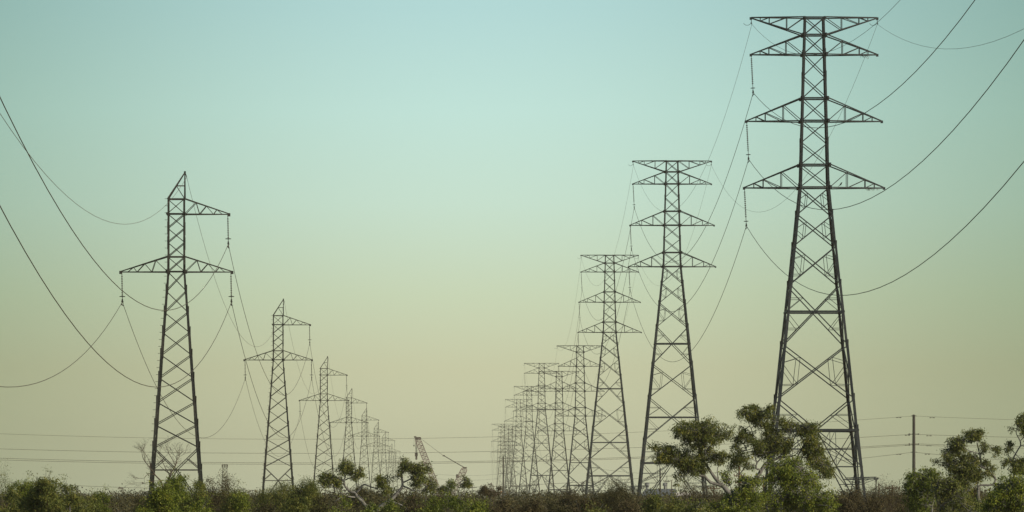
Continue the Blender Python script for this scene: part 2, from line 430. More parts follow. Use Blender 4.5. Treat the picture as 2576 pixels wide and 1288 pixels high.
for k, r, m, lab in ((2, .024, WIRE, 'highest of the three conductors hung from the left arms of the tall right pylons'),
                     (3, .024, WIRE, 'middle conductor hung from the left arms of the tall right pylons'),
                     (4, .024, WIRE, 'lowest conductor hung from the left arms of the tall right pylons'),
                     ('eL', .014, WIRE2, 'thin earth wire along the left ends of the top arms of the tall right pylons'),
                     ('eR', .014, WIRE2, 'thin earth wire along the right ends of the top arms of the tall right pylons')):
    pts = [R0[k]]+[a[k] for a in RA[:NR]]
    sg = [{'eL': 17, 'eR': 16.25}.get(k, 16)]+[11.25*((b-a).length/312)**2 for a, b in zip(pts[1:], pts[2:])]
    strand('power_line_wire', lab, gR, pts, sg, r, m)
for k, r, m, lab in (('u', .020, WIRE, 'conductor hung from the single upper arms of the left pylons'),
                     ('l', .020, WIRE, 'conductor hung from the left ends of the lower arms of the left pylons'),
                     ('r', .020, WIRE, 'conductor hung from the right ends of the lower arms of the left pylons'),
                     ('p', .013, WIRE2, 'thin earth wire joining the pointed peaks of the left pylons')):
    pts = [L0[k]]+[a[k] for a in LA]
    sg = [11.5]+[8.5*((b-a).length/269)**2 for a, b in zip(pts[1:], pts[2:])]
    strand('power_line_wire', lab, gL, pts, sg, r, m)

# ------------------------------------------------------------------ the line that crosses the view, and its pole
DP = 770
def pole(x, ytop, D, r, m, label, arms=(), name='utility_pole', group=None, cat='pole', wobble=0):
    b = at(x, HZ, D); h = at(x, ytop, D).z
    root = thing(name, label, cat, (b.x, D, 0), 0, group)
    r *= .6; mb = MB(); mb.tube([(0, 0, -.3), (wobble*.5, 0, h*.5), (wobble, 0, h)], [r*1.15, r, r*.88], 10); mb.build('post', m, root, False)
    for z, wd in arms:
        a = MB(); a.box((wobble, -r-.06, h-z), wd, .1, .12)
        for e in (-1, 1):
            for q in (1, .45): a.lathe((wobble+e*q*wd*.48, -r-.06, h-z+.06), [(.04, 0), (.06, .08), (.03, .2)], 6)
            a.bar((wobble+e*wd*.3, -r-.05, h-z), (wobble, -r-.02, h-z-.5), .04)
        a.build('pole_crossarm', m, root)
    return root, h
pr, ph = pole(2298, 1045, DP, .36, POLE, 'stout dark pole at the right, carrying the wires that cross the whole view')
cap = MB(); cap.lathe((0, 0, ph-.02), [(.2, 0), (.2, .1), (.1, .15)], 10); cap.build('pole_cap', POLE, pr)
crossings = [('top', 1046, 1104.5, 750, .017, 'topmost thin wire crossing the whole view behind the pylons'),
             ('second', 1092, 1140, 750, .022, 'second wire down of those crossing the view, on the stout pole'),
             ('third', 1116, 1164, 760, .024, 'third crossing wire, upper strand of the close pair'),
             ('thirdb', 1119, 1167.5, 740, .024, 'third crossing wire, lower strand of the close pair'),
             ('fourth', 1137, 1233, 740, .022, 'lowest crossing wire, skimming the bushes below the others')]
RGT = {'top': (1056, 2950), 'second': (1100, 2950), 'third': (1123, 2950), 'thirdb': (1127, 2950), 'fourth': (1160, 2950)}
for nm, yp, ym, xm, r, lab in crossings:
    k = (ym-yp)/(2298-xm)**2; pts = []
    for xx in np.linspace(-820, 2298, 60): 
        off = {'second': .30, 'third': -.33, 'thirdb': .33}.get(nm, 0)
        p = at(xx, ym-k*(xx-xm)**2, DP); p.y += off-.28 if False else off; pts.append(p)
    y575 = RGT[nm][0]; sl = (y575-yp)/277.
    for xx in np.linspace(2330, 3500, 24):
        u = xx-2298; c = sl*1.3; q = (sl-c)/277.; pts.append(at(xx, yp+c*u+q*u*u, DP)+Vector((0, off, 0)))
    mb = MB(); mb.tube(pts, r, 5); o = mb.build('power_line_wire', WIRE, None, True)
    tag(o, lab, 'power line', 'wires crossing the view on the stout pole')
fit = MB()
for yp in (1092, 1117):
    z = at(0, yp, DP).z
    for sd in (-1, 1):
        fit.bar((sd*.15, 0, z), (sd*.75, 0, z+.02), .09, .09); fit.lathe((sd*.6, 0, z-.08), [(.06, 0), (.08, .08), (.05, .2)], 8)
for yp in (1046, 1137):
    z = at(0, yp, DP).z
    for sd in (-1, 1): fit.bar((sd*.2, 0, z), (sd*.4, 0, z), .08)
fit.build('insulator_bracket', POLE, pr)
damp = MB()
for yp, dxs in ((1046, (-38, 46)), (1092, (-16, 38)), (1117, (-16, 38)), (1137, (-38, 34))):
    for d in dxs:
        X = d/F*DP*1.0; z = at(0, yp+abs(d)*(.055 if yp < 1130 else .1), DP).z-.1
        for e in (-.22, .22): damp.tube([(X+e-.13, 0, z), (X+e+.13, 0, z)], .05, 5)
        damp.bar((X-.25, 0, z), (X+.25, 0, z), .02); damp.bar((X, 0, z), (X, 0, z+.12), .03)
damp.build('vibration_damper', POLE, pr)

pole(1265.5, 1147, 900, .19, POLE, 'thick dark steel pole in front of the crowded far pylons')
gp = 'small distribution poles on the skyline'
for x, y, D, r, m, arms, lab in (
    (612, 1227, 1500, .12, POLE, ((.3, 1.2),), 'small lone pole on the skyline between the two nearest left pylons'),
    (1466, 1210, 1300, .16, POLE, ((.5, 1.0),), 'short pole between the legs of the third and fourth right pylons'),
    (1188, 1221, 1700, .14, POLE, ((.6, 2.6), (1.6, 2.2)), 'skyline pole with two crossarms right of the crane'),
    (1153, 1229, 1700, .13, POLE, ((.5, 2.0),), 'skyline pole with one crossarm just under the crane mast'),
    (1168, 1231, 1750, .10, POLE, (), 'thin bare pole between the two poles right of the crane'),
    (1204, 1237, 1800, .10, POLE, ((.3, 1.8),), 'low skyline pole, rightmost of those near the crane'),
    (1660, 1178, 950, .22, POLE, (), 'thick pole left of the left gum tree, over the grey shed'),
    (1677, 1196, 1000, .09, POLE, ((1.0, 1.2),), 'thin pole rising between the vents of the grey shed'),
    (1689, 1207, 1000, .12, POLEW, (), 'short brown pole at the right end of the grey shed'),
    (1858.5, 1173, 600, .17, POLEW, ((1.0, 1.1), (1.7, .9)), 'brown timber pole seen between the two big gum trees'),
    (1920, 1196, 640, .16, POLEW, ((.6, 1.6),), 'timber pole behind the trunk of the right gum tree'),
    (2203, 1203, 700, .13, POLE, ((.1, .5),), 'thin pole right of the nearest tall pylon'),
    (2210, 1216, 720, .13, POLEW, (), 'lower brown pole beside the thin pole right of the nearest tall pylon'),
    (2244, 1220, 760, .14, POLEW, ((.4, 2.0),), 'brown pole with a wide crossarm left of the green bush under the stout pole'),
    (1795, 1222, 700, .15, POLEW, ((.3, 1.6),), 'low brown pole under the left gum tree'),
    (297, 1239, 2000, .12, POLE, ((.3, 1.6),), 'tiny pole on the far left skyline beside the small crane'),
    (379, 1238, 1900, .12, POLE, ((.3, 1.6),), 'tiny pole at the foot of the nearest left pylon'),
    (766, 1226, 1500, .12, POLE, (), 'thin pole at the right foot of the second left pylon'),
    (818, 1222, 1500, .13, POLE, (), 'thin pole right of the second left pylon, over the bushes')):
    pole(x, y, D, r, m, lab, arms, group=gp)
# faint service wires between the small far poles
for (x1, y1, D1), (x2, y2, D2), sg, lab in (
    ((612, 1231, 1500), (740, 1236, 1530), .3, 'faint service wire running from the lone pole towards the second left pylon'),
    ((1045, 1185, 1700), (1330, 1180, 1700), 1.6, 'faint upper service wire behind the crane'),
    ((1060, 1198, 1700), (1330, 1190, 1700), 1.6, 'faint lower service wire behind the crane'),
    ((1340, 1150, 1500), (1700, 1196, 1400), .8, 'faint wire sloping down through the legs of the right pylons'),
    ((2125, 1223, 760), (2275, 1224, 760), .1, 'short dark wire low on the right, left of the green bush')):
    a = at(x1, y1, D1); b = at(x2, y2, D2)
    strand('service_wire', lab, 'faint service wires', [a, b], [sg], .022, WIRE)

# ------------------------------------------------------------------ crane
def lattice_boom(mb, p, q, w, n, taper=.6, cr=.12):
    p = Vector(p); q = Vector(q); d = (q-p).normalized(); u = d.cross(Vector((0, 1, 0))).normalized(); v = Vector((0, 1, 0))
    def c(t, a, b):
        ww = w*min(1, min(t, 1-t)*5+taper)/2; return p+(q-p)*t+u*a*ww+v*b*ww
    for a in (-1, 1):
        for b in (-1, 1):
            for i in range(n): mb.bar(c(i/n, a, b), c((i+1)/n, a, b), cr*2)
    for i in range(n):
        s = 1 if i % 2 else -1
        for b in (-1, 1): mb.bar(c(i/n, s, b), c((i+1)/n, -s, b), cr*1.4); mb.bar(c(i/n, -1, b), c(i/n, 1, b), cr*1.3); mb.bar(c(i/n, b, s), c((i+1)/n, b, -s), cr*1.2)
DC = 2500.
cw = at(1118, 1262, DC); root = thing('crawler_crane', 'big faded red lattice-boom crane leaning left on the skyline', 'crane', (cw.x, DC, 0))
def cp(x, y, dy=0): p = at(x, y, DC); return Vector((p.x-cw.x, dy, p.z))
b = MB(); lattice_boom(b, cp(1110, 1256), cp(1050, 1104), 2.4, 34, .75, .16); boom = b.build('boom', CRANEP, root)
b = MB(); b.box(cp(1051, 1102.5), 2.6, 1.6, 1.2); b.box(cp(1044, 1099), 1.0, 1.2, .5); b.lathe(cp(1044, 1098)+Vector((0, 0, -.2)), [(.5, 0), (.5, .4)], 8); b.build('boom_head', CRANED, boom)
b = MB(); lattice_boom(b, cp(1128, 1256), cp(1169, 1178), 2.5, 18, .75, .17); mast = b.build('mast', CRANEP, root)
b = MB(); b.box(cp(1169.5, 1176.5), 1.6, 1.4, .7); b.box(cp(1152, 1198)+Vector((-.3, 0, 0)), 1.2, 2, 1.8); b.build('mast_head', CRANED, mast)
b = MB()
for dy in (-.7, .7):
    b.tube([cp(1054, 1100, dy), cp(1115, 1146, dy)], .07, 5)
for dy in (-.9, -.3, .3, .9):
    b.tube([cp(1115, 1145.5, dy), cp(1168, 1176, dy)], .19, 5)
b.box(cp(1116, 1146), 1.0, 2.0, .5); b.build('boom_pendant', CRANED, root)
b = MB()
for dx in (-2.4, -1.2, 0, 1.2, 2.2): b.tube([cp(1046.5+dx*.95, 1104), cp(1047+dx*.8, 1140)], .06, 5)
hl = b.build('hoist_rope', POLE, root)
b = MB(); b.box(cp(1046.8, 1143), 1.25, .8, 1.6); b.box(cp(1047, 1149), .8, .6, 1.0); b.lathe(cp(1047, 1156.5), [(.1, 0), (.42, .25), (.42, .7), (.2, 1.0)], 8); b.build('hook_block', CRANED, root)
b = MB(); b.tube([cp(1041.5, 1100), cp(1041, 1120)], .05, 4); b.lathe(cp(1041, 1122.5), [(.1, 0), (.3, .2), (.3, .5), (.1, .7)], 8); b.build('auxiliary_hook', CRANED, root)
b = MB(); b.tube([cp(1170, 1178), cp(1171, 1222)], .05, 4); b.tube([cp(1168, 1180), cp(1160, 1250)], .06, 4); b.build('backstay', CRANED, root)
b = MB(); b.box((1.5, 0, 2.2), 9, 4.2, 2.2); b.box((-2.6, -1.2, 3.6), 2, 1.6, 2.0); b.box((6.4, 0, 2.6), 2.2, 4.6, 3.0); b.build('machinery_house', CRANEP, root)
for sy in (-2.6, 2.6):
    b = MB(); n = 14; b.v = []; 
    prof = [(-3.8, .6), (-3.3, .1), (3.3, .1), (3.8, .6), (3.3, 1.1), (-3.3, 1.1)]
    for yy in (-.5, .5):
        for x, z in prof: b.v.append(Vector((x, sy+yy, z-.1)))
    b.f = [(0, 1, 2, 3, 4, 5), (11, 10, 9, 8, 7, 6)]+[(i, i+6, (i+1) % 6+6, (i+1) % 6) for i in range(6)]
    b.build('crawler_track', CRANED, root)
# small far crane
D2 = 3200; c2 = at(320, 1262, D2); r2 = thing('small_crane', 'tiny pale crane boom on the far left skyline', 'crane', (c2.x, D2, 0))
def c2p(x, y): p = at(x, y, D2); return Vector((p.x-c2.x, 0, p.z))
b = MB(); lattice_boom(b, c2p(321, 1258), c2p(305, 1228), 1.1, 14, .6, .08); b.build('boom', CRANED, r2)
b = MB(); b.box(c2p(303.5, 1227.5), 3.2, .8, .5); b.bar(c2p(299, 1225), c2p(310, 1229.5), .35); b.build('boom_head', CRANED, r2)
b = MB(); b.tube([c2p(309, 1228), c2p(330, 1256)], .07, 4); b.tube([c2p(299.5, 1226), c2p(299.5, 1238)], .05, 4); b.build('boom_cable', CRANED, r2)
b = MB(); b.box((1, 0, 1.6), 6, 2.6, 2.2); b.box((-2.5, 0, 2.2), 1.6, 1.6, 1.8); b.build('crane_cab', CRANED, r2)

# lattice mast with head platform
DM = 2000; mw = at(565.5, HZ, DM); rt = thing('lattice_mast', 'slender lattice floodlight mast with boxy head between the two nearest left pylons', 'mast', (mw.x, DM, 0))
zt = at(0, 1177, DM).z; b = MB()
def hm(z): return 1.35+(.72-1.35)*z/zt
for sx in (-1, 1):
    for sy in (-1, 1): b.bar((sx*hm(0), sy*hm(0), 0), (sx*hm(zt), sy*hm(zt), zt), .11)
nn = 10
for i in range(nn):
    z0 = zt*i/nn; z1 = zt*(i+1)/nn
    for sy in (-1, 1):
        b.bar((-hm(z0), sy*hm(z0), z0), (hm(z1), sy*hm(z1), z1), .06); b.bar((hm(z0), sy*hm(z0), z0), (-hm(z1), sy*hm(z1), z1), .06)
        b.bar((-hm(z1), sy*hm(z1), z1), (hm(z1), sy*hm(z1), z1), .05)
b.build('lattice_column', STEEL2, rt)
b = MB(); b.box((0, 0, zt+.05), 1.9, 1.9, .12)
for sx in (-.8, 0, .8):
    for sz in (.45, .95): b.box((sx, -.7, zt+sz), .6, .3, .4)
for sx in (-.9, .9): b.bar((sx, -.8, zt), (sx, -.8, zt+1.2), .1)
b.box((0, -.7, zt+1.2), 2.0, .3, .12); b.build('lamp_platform', POLE, rt)

# sheds and tanks on the skyline
def shed(x0, x1, ytop, D, depth, label, eave=.72, vents=(), roofm=SHEDR, wallm=SHEDW, doors=True):
    a = at(x0, HZ, D); c = at(x1, HZ, D); w = c.x-a.x; h = at(0, ytop, D).z
    r = thing('industrial_shed', label, 'shed', ((a.x+c.x)/2, D, 0))
    b = MB(); he = h*eave; b.box((0, depth/2, he/2), w, depth, he); b.build('wall', wallm, r)
    b = MB(); o = .3
    P = [(-w/2-o, -o, he+.01), (w/2+o, -o, he+.01), (w/2+o, depth+o, he+.01), (-w/2-o, depth+o, he+.01), (-w*.42, depth/2, h), (w*.42, depth/2, h)]
    b.v = [Vector(p) for p in P]; b.f = [(0, 1, 5, 4), (2, 3, 4, 5), (1, 2, 5), (3, 0, 4), (3, 2, 1, 0)]
    rf = b.build('roof', roofm, r)
    for vx in vents:
        X = at(vx, HZ, D).x-(a.x+c.x)/2
        b = MB(); b.lathe((X, depth/2, h-.3), [(.35, 0), (.35, 1.0), (.6, 1.15), (.6, 1.7), (.15, 2.0)], 10); b.build('roof_vent', wallm, rf)
    if doors:
        b = MB(); b.box((-w*.2, -.04, he*.36), w*.22, .06, he*.72); b.build('roller_door', WHITE, r)
    return r
shed(1617, 1706, 1229, 1500, 14, 'blue-grey shed with two round roof vents, left of the big left gum tree', .62, (1629, 1674))
shed(1700, 1738, 1238, 1300, 10, 'low shed with pale white roof beside the blue-grey shed', .8, (), WHITE, SHEDW)
shed(186, 199, 1237, 2500, 8, 'tiny pale block building over the left bushes', .85, (191,), WHITE, SHEDW)
for x, y, w, lab in ((1256, 1240, 8, 'left blue-grey storage tank at the foot of the far pylons'), (1270, 1236, 9, 'right blue-grey storage tank beside the dark steel pole')):
    D = 2400; p = at(x, HZ, D); h = at(0, y, D).z; R = w*D/F/2
    r = thing('storage_tank', lab, 'tank', (p.x, D, 0)); b = MB(); b.lathe((0, 0, 0), [(R, 0), (R, h*.94)], 20); b.build('tank_wall', TANK, r, True)
    b = MB(); b.lathe((0, 0, h*.94), [(R*1.03, 0), (R*.6, h*.045), (.1, h*.06)], 20); b.build('tank_roof', SHEDW, r)
p = at(1260, HZ, 2350); r = thing('marker_post', 'orange and white banded post between the two blue-grey tanks', 'post', (p.x, 2350, 0)); hh = at(0, 1235, 2350).z
for i in range(5):
    b = MB(); b.lathe((0, 0, hh*i/5), [(.42-.02*i, 0), (.41-.02*i, hh/5)], 10); b.build('painted_band', ORANGE if i % 2 == 0 else WHITE, r)

# ------------------------------------------------------------------ bird and nest litter on the nearest tall pylon
r28 = F/28.
bp = at(2113, 471, r28); bp = Vector((bp.x, r28-.9, at(0, 472, r28).z+.1))
me = bpy.data.meshes.new('bird'); 
mb = MB(); mb.tube([(-.17, 0, .02), (-.09, 0, .09), (0, 0, .17), (.045, 0, .25), (.06, 0, .30), (.10, 0, .31), (.14, 0, .30)], [.012, .03, .07, .055, .04, .03, .006], 8)
br = thing('bird', 'small black bird perched on the lowest right arm of the nearest tall pylon', 'bird', bp)
mb.build('body', BIRD, br, True)
mb = MB(); 
for sy in (-.025, .025): mb.tube([(0, sy, .12), (.01, sy, .0)], .008, 4)
mb.build('leg', BIRD, br)
mb = MB(); mb.tube([(-.26, 0, -.05), (-.15, 0, .03), (-.05, 0, .10)], [.008, .025, .03], 6); mb.build('tail', BIRD, br)
for x, y, w, lab in ((2174, 139, 22, 'straggly nest grass hanging under the second right arm of the nearest tall pylon'),
                     (2194, 474, 34, 'straggly nest grass hanging under the lowest right arm of the nearest tall pylon')):
    p = at(x, y, r28); mb = MB(); rr = random.Random(int(x))
    for i in range(46):
        a = Vector((rr.uniform(-.5, .5)*w/28, rr.uniform(-.15, .15), rr.uniform(-.05, .08)))
        l = rr.uniform(.12, .5); q = [a]
        for k in range(3): q.append(q[-1]+Vector((rr.gauss(0, .6), rr.gauss(0, .3), -abs(rr.gauss(.3, .5))))*l/3)
        mb.tube(q, .009, 3)
    o = mb.build('nest_litter', STRAW); o.location = p; tag(o, lab, 'nest', None)

# ------------------------------------------------------------------ vegetation
def leaves(cent, L, W, droop=.5):
    """diamond leaves around given centres (n,3) -> (n,4,3)"""
    n = len(cent); d = RNG.normal(size=(n, 3)); d[:, 2] -= droop*1.2; d /= np.linalg.norm(d, axis=1)[:, None]
    u = np.cross(d, RNG.normal(size=(n, 3))); u /= np.linalg.norm(u, axis=1)[:, None]
    ln = L*RNG.uniform(.6, 1.3, (n, 1)); wd = W*RNG.uniform(.6, 1.3, (n, 1))
    m = cent+d*ln*.45+np.cross(d, u)*wd*.25
    return np.stack([cent, m+u*wd*.5, cent+d*ln, m-u*wd*.5], axis=1)
def clump_points(c, rx, ry, rz, tufts, per, tr):
    """leaf tufts scattered unevenly in an ellipsoid, each a handful of leaves"""
    c = np.array(c); k = max(5, min(9, tufts//4)); d = RNG.normal(size=(k, 3)); d /= np.linalg.norm(d, axis=1)[:, None]
    sub = d*RNG.uniform(.35, .98, (k, 1)); sg = RNG.uniform(.13, .27, (k, 1)); w = RNG.uniform(.4, 1.6, k); ix = RNG.choice(k, tufts, p=w/w.sum())
    t = sub[ix]+RNG.normal(size=(tufts, 3))*sg[ix]*np.array([1.1, 1.1, .8]); t[:, 2] -= np.abs(RNG.normal(size=tufts))*.10
    t = c+t*np.array([rx, ry, rz])*1.05
    p = np.repeat(t, per, axis=0)+RNG.normal(size=(tufts*per, 3))*tr*np.array([1, 1, .8])
    return t, p
def limb(mb, P, R, jit=.0, n=6):
    """smooth crooked tapering limb through given points"""
    Q = []; S = []
    for i in range(len(P)-1):
        a, b = P[i], P[i+1]; m = max(2, int((b-a).length/.18))
        p0 = P[max(0, i-1)]; p3 = P[min(len(P)-1, i+2)]
        for k in range(m):
            t = k/m; t2 = t*t; t3 = t2*t
            q = .5*((2*a)+(b-p0)*t+(2*p0-5*a+4*b-p3)*t2+(3*a-p0-3*b+p3)*t3)
            q = q+Vector((random.gauss(0, jit), random.gauss(0, jit), random.gauss(0, jit)))
            Q.append(q); S.append((R[i]*(1-t)+R[i+1]*t)*random.uniform(.93, 1.07))
    Q.append(P[-1]); S.append(R[-1]); mb.tube(Q, S, n)
    return Q
def traced_tree(name, label, cat, D, conv, limbs, clumps, leaf='gum', bark=BARKW, tuft=.07, dens=1., ll=.11, lw=.034, depth=.7, group=None, base=None, puff=1.28):
    S = D/F; sc = conv[2]*S       # metres per trace unit
    def W(cx, cy, dy=0): p = at(conv[0]+cx*conv[2], conv[1]+cy*conv[2], D); return Vector((p.x, D+dy, p.z))
    bx = W(*(base or limbs[0][0][:2]), 0).x
    root = thing(name, label, cat, (bx, D, 0), 0, group); off = Vector((bx, D, 0))
    mb = MB(); allp = []
    for k, lb in enumerate(limbs):
        dy = random.uniform(-.35, .35) if k else 0
        pts = []; rad = []
        for i, q in enumerate(lb):
            g = dy*min(1, i/2) if k else 0
            pts.append(W(q[0], q[1], g)-off); rad.append(q[2]*sc/2)
        if k == 0 and pts[0].z > .3:
            g = Vector((pts[0].x+random.uniform(-.2, .2), 0, -.1)); pts.insert(0, g); rad.insert(0, rad[0]*1.3)
        allp += limb(mb, pts, rad, .006)
    LV = []; tw = MB()
    fill = []
    for i, a in enumerate(clumps):      # thin foliage between neighbouring clumps
        for b in clumps[i+1:]:
            for rep in range(3 if (a[0]-b[0])**2+(a[1]-b[1])**2 < (1.1*(a[2]+b[2]))**2 else 0):
                q = random.uniform(.35, .65); fill.append((a[0]*q+b[0]*(1-q)+random.gauss(0, 20), a[1]*q+b[1]*(1-q)+random.gauss(0, 20), (a[2]+b[2])*.36, (a[3]+b[3])*.38, .3))
    clumps = [(c[0], c[1], c[2]*puff, c[3]*puff*1.03)+tuple(c[4:]) for c in clumps]+fill
    A = np.array([tuple(p) for p in allp]) if allp else np.zeros((1, 3))
    for c in clumps:
        cx, cy, rx, ry = c[:4]; sp = c[4] if len(c) > 4 else 1.
        dyc = random.uniform(-1, 1)*depth
        cc = W(cx, cy, dyc)-off; RX, RZ = rx*sc, ry*sc; RY = (RX+RZ)*.55
        area = RX*RZ*math.pi
        nt = max(4, int(area*dens*sp*88*random.uniform(.6, 1.25))); t, p = clump_points(cc, RX*.95, RY, RZ*.95, nt, 12, tuft)
        LV.append(leaves(p, ll, lw, .8))
        # twigs from the nearest limb into the clump
        i = np.argmin(((A-np.array(cc))**2).sum(1)); st = Vector(A[i])
        if (cc-st).length < 1.6:
            mid = st.lerp(cc, .5)+Vector((random.gauss(0, .07), random.gauss(0, .07), random.gauss(0, .05)))
            limb(tw, [st, mid, cc], [.018, .013, .008], .008, 4)
            for j in range(0, len(t), max(1, len(t)//8)):
                e = Vector(t[j]); m2 = cc.lerp(e, .5)+Vector((random.gauss(0, .05), random.gauss(0, .05), random.gauss(0, .05)))
                limb(tw, [cc, m2, e], [.008, .006, .004], .004, 3)
    if mb.v: 
        mb.v += tw.v and [] or []
        b0 = len(mb.v); mb.v += tw.v; mb.f += [tuple(i+b0 for i in f) for f in tw.f]
        mb.build('trunk', bark, root, True)
    quads('crown', np.concatenate(LV), LEAF[leaf], root)
    return root
c5 = (1622.4, 965.7, .2501); c6 = (2163.2, 965.7, .2502); cI = (502.2, 1143.4, .20993); c3 = (1004.3, 1043., .1902); c7 = (0, 1043., .2099)
gT = 'gum trees in the foreground scrub'
traced_tree('gum_tree', 'big dark-green gum tree in front of the second right pylon, trunk leaning left', 'tree', 236, c5,
 [[(900, 1290, 60), (830, 1080, 52), (740, 990, 42), (670, 900, 30), (610, 800, 20)],
  [(790, 1030, 36), (650, 985, 30), (600, 930, 26), (500, 910, 20), (430, 850, 16), (380, 790, 10)],
  [(605, 900, 22), (585, 800, 16), (602, 690, 14), (590, 560, 10), (600, 450, 7)], [(602, 700, 12), (650, 625, 10), (760, 580, 6)],
  [(500, 910, 14), (420, 870, 11), (330, 800, 8), (200, 760, 5)], [(735, 960, 14), (725, 880, 10), (750, 800, 7), (790, 720, 5)],
  [(430, 850, 9), (350, 830, 7), (260, 760, 5), (160, 660, 4)], [(590, 560, 7), (500, 470, 5), (400, 420, 4)], [(430, 850, 8), (480, 700, 6), (420, 560, 4)]],
 [(400, 450, 100, 80), (330, 440, 60, 50), (560, 430, 110, 100), (650, 400, 80, 80), (480, 520, 120, 80), (700, 510, 110, 80), (830, 490, 55, 75),
  (560, 560, 90, 60), (640, 570, 100, 45), (160, 630, 75, 50), (270, 650, 80, 60), (360, 700, 90, 70), (150, 740, 70, 45), (240, 760, 100, 60),
  (420, 780, 110, 70), (530, 720, 70, 80), (590, 790, 70, 60), (690, 720, 60, 60), (780, 690, 50, 40), (800, 750, 70, 60), (430, 880, 110, 40), (310, 960, 45, 70, .6), (560, 860, 60, 40)],
 'gum', dens=1.15, group=gT)
traced_tree('gum_tree', 'tallest gum tree with forked pale trunk, crossing the legs of the nearest tall pylon', 'tree', 226, c5,
 [[(1080, 1290, 60), (1100, 1000, 46), (1150, 900, 40), (1190, 830, 34), (1235, 785, 30), (1330, 750, 24), (1420, 710, 16)],
  [(1150, 905, 24), (1152, 862, 20), (1112, 850, 18), (1122, 790, 16), (1170, 740, 12), (1200, 690, 9)],
  [(1122, 790, 14), (1090, 640, 10), (1080, 480, 9), (1050, 420, 7), (1030, 330, 5)], [(1200, 690, 10), (1232, 560, 9), (1208, 450, 8), (1215, 380, 6), (1240, 300, 4)],
  [(1420, 710, 14), (1480, 600, 10), (1500, 520, 8), (1560, 420, 5)], [(1100, 1000, 20), (970, 950, 14), (960, 900, 12), (1010, 830, 10), (1040, 720, 8), (1020, 660, 5)],
  [(1330, 750, 14), (1500, 720, 12), (1600, 740, 10), (1700, 720, 8), (1780, 780, 5)], [(1480, 600, 8), (1450, 540, 6), (1470, 500, 4)], [(1500, 720, 8), (1600, 620, 6), (1700, 560, 4)],
  [(1235, 785, 14), (1280, 700, 10), (1330, 620, 7)], [(970, 950, 9), (900, 860, 6), (870, 780, 4)]],
 [(1000, 300, 60, 60), (1070, 250, 60, 40), (1160, 270, 60, 50), (1250, 240, 45, 45), (1090, 330, 90, 50), (1230, 350, 60, 60), (1150, 420, 45, 40, .7), (980, 480, 45, 40),
  (960, 550, 60, 60), (1050, 530, 75, 60), (920, 620, 45, 35), (1130, 600, 60, 50), (1250, 500, 80, 60), (1330, 560, 110, 70), (1420, 610, 70, 70), (1280, 650, 110, 70),
  (1180, 640, 70, 60), (1120, 690, 60, 50), (1400, 680, 60, 45), (960, 720, 75, 65), (900, 760, 55, 55), (1020, 800, 45, 45), (890, 830, 60, 50, .5),
  (1380, 360, 45, 60, .8), (1400, 420, 50, 40, .8), (1500, 400, 70, 50), (1620, 430, 80, 50), (1700, 420, 50, 40), (1560, 490, 65, 35, .8), (1640, 540, 90, 60), (1720, 580, 50, 60),
  (1620, 640, 60, 50), (1690, 680, 80, 60), (1750, 660, 45, 60), (1770, 760, 90, 70), (1840, 830, 60, 80), (1760, 860, 80, 60), (1650, 760, 70, 60), (1850, 900, 50, 50)],
 'gum', dens=1.1, group=gT)
gB = 'bushes in the foreground scrub'
traced_tree('bush', 'large yellow-green bush in front of the forked gum tree', 'bush', 196, c5,
 [[(1250, 1290, 20), (1182, 1195, 18), (1250, 1100, 14), (1285, 1000, 10), (1340, 960, 6)], [(1360, 1300, 16), (1375, 1190, 13), (1432, 1100, 10), (1400, 1060, 8), (1390, 940, 6)],
  [(1250, 1100, 8), (1330, 1020, 6), (1350, 970, 4)], [(1600, 1300, 20), (1580, 1150, 14), (1600, 1000, 9), (1560, 850, 5)]],
 [(1290, 830, 85, 60), (1400, 800, 80, 50), (1500, 770, 60, 40, .8), (1560, 830, 90, 60), (1450, 880, 110, 70), (1330, 920, 90, 60), (1600, 930, 100, 80), (1700, 950, 80, 60, .8), (1250, 990, 70, 60, .7),
  (1430, 1020, 90, 70), (1550, 1040, 110, 80), (1700, 1070, 110, 80), (1230, 1130, 70, 80, .8), (1400, 1190, 110, 80), (1560, 1180, 120, 90), (1720, 1200, 120, 90), (1850, 1130, 70, 90), (1850, 1260, 90, 60), (1300, 1270, 100, 60)],
 'yellow', dens=1.2, ll=.085, group=gB)
traced_tree('bush', 'olive-yellow bush between the trunks of the two big gum trees', 'bush', 186, c5,
 [[(900, 1300, 20), (890, 1180, 14), (960, 1060, 9), (1010, 980, 5)], [(900, 1180, 9), (850, 1020, 6), (845, 940, 4)]],
 [(880, 1130, 70, 60), (960, 1100, 70, 60), (1040, 1090, 80, 60), (1000, 1010, 70, 50, .8), (870, 1200, 90, 70), (1000, 1200, 110, 80), (1120, 1180, 90, 80), (760, 1220, 80, 60),
  (660, 1240, 90, 50), (1000, 950, 50, 35, .5), (1130, 940, 50, 40, .7), (1090, 1000, 60, 50, .8), (840, 950, 75, 50, .6), (790, 900, 40, 30, .5), (900, 1270, 150, 50), (1130, 1280, 100, 50)],
 'yellow', dens=1.15, ll=.085, group=gB)
traced_tree('bush', 'low olive bush under the left gum tree, in front of the pale shed', 'bush', 178, c5,
 [[(500, 1320, 14), (520, 1240, 9), (560, 1190, 5)]], [(500, 1235, 90, 45), (600, 1200, 80, 40, .8), (420, 1265, 80, 40), (560, 1275, 120, 45)], 'olive', dens=1.2, ll=.085, group=gB)
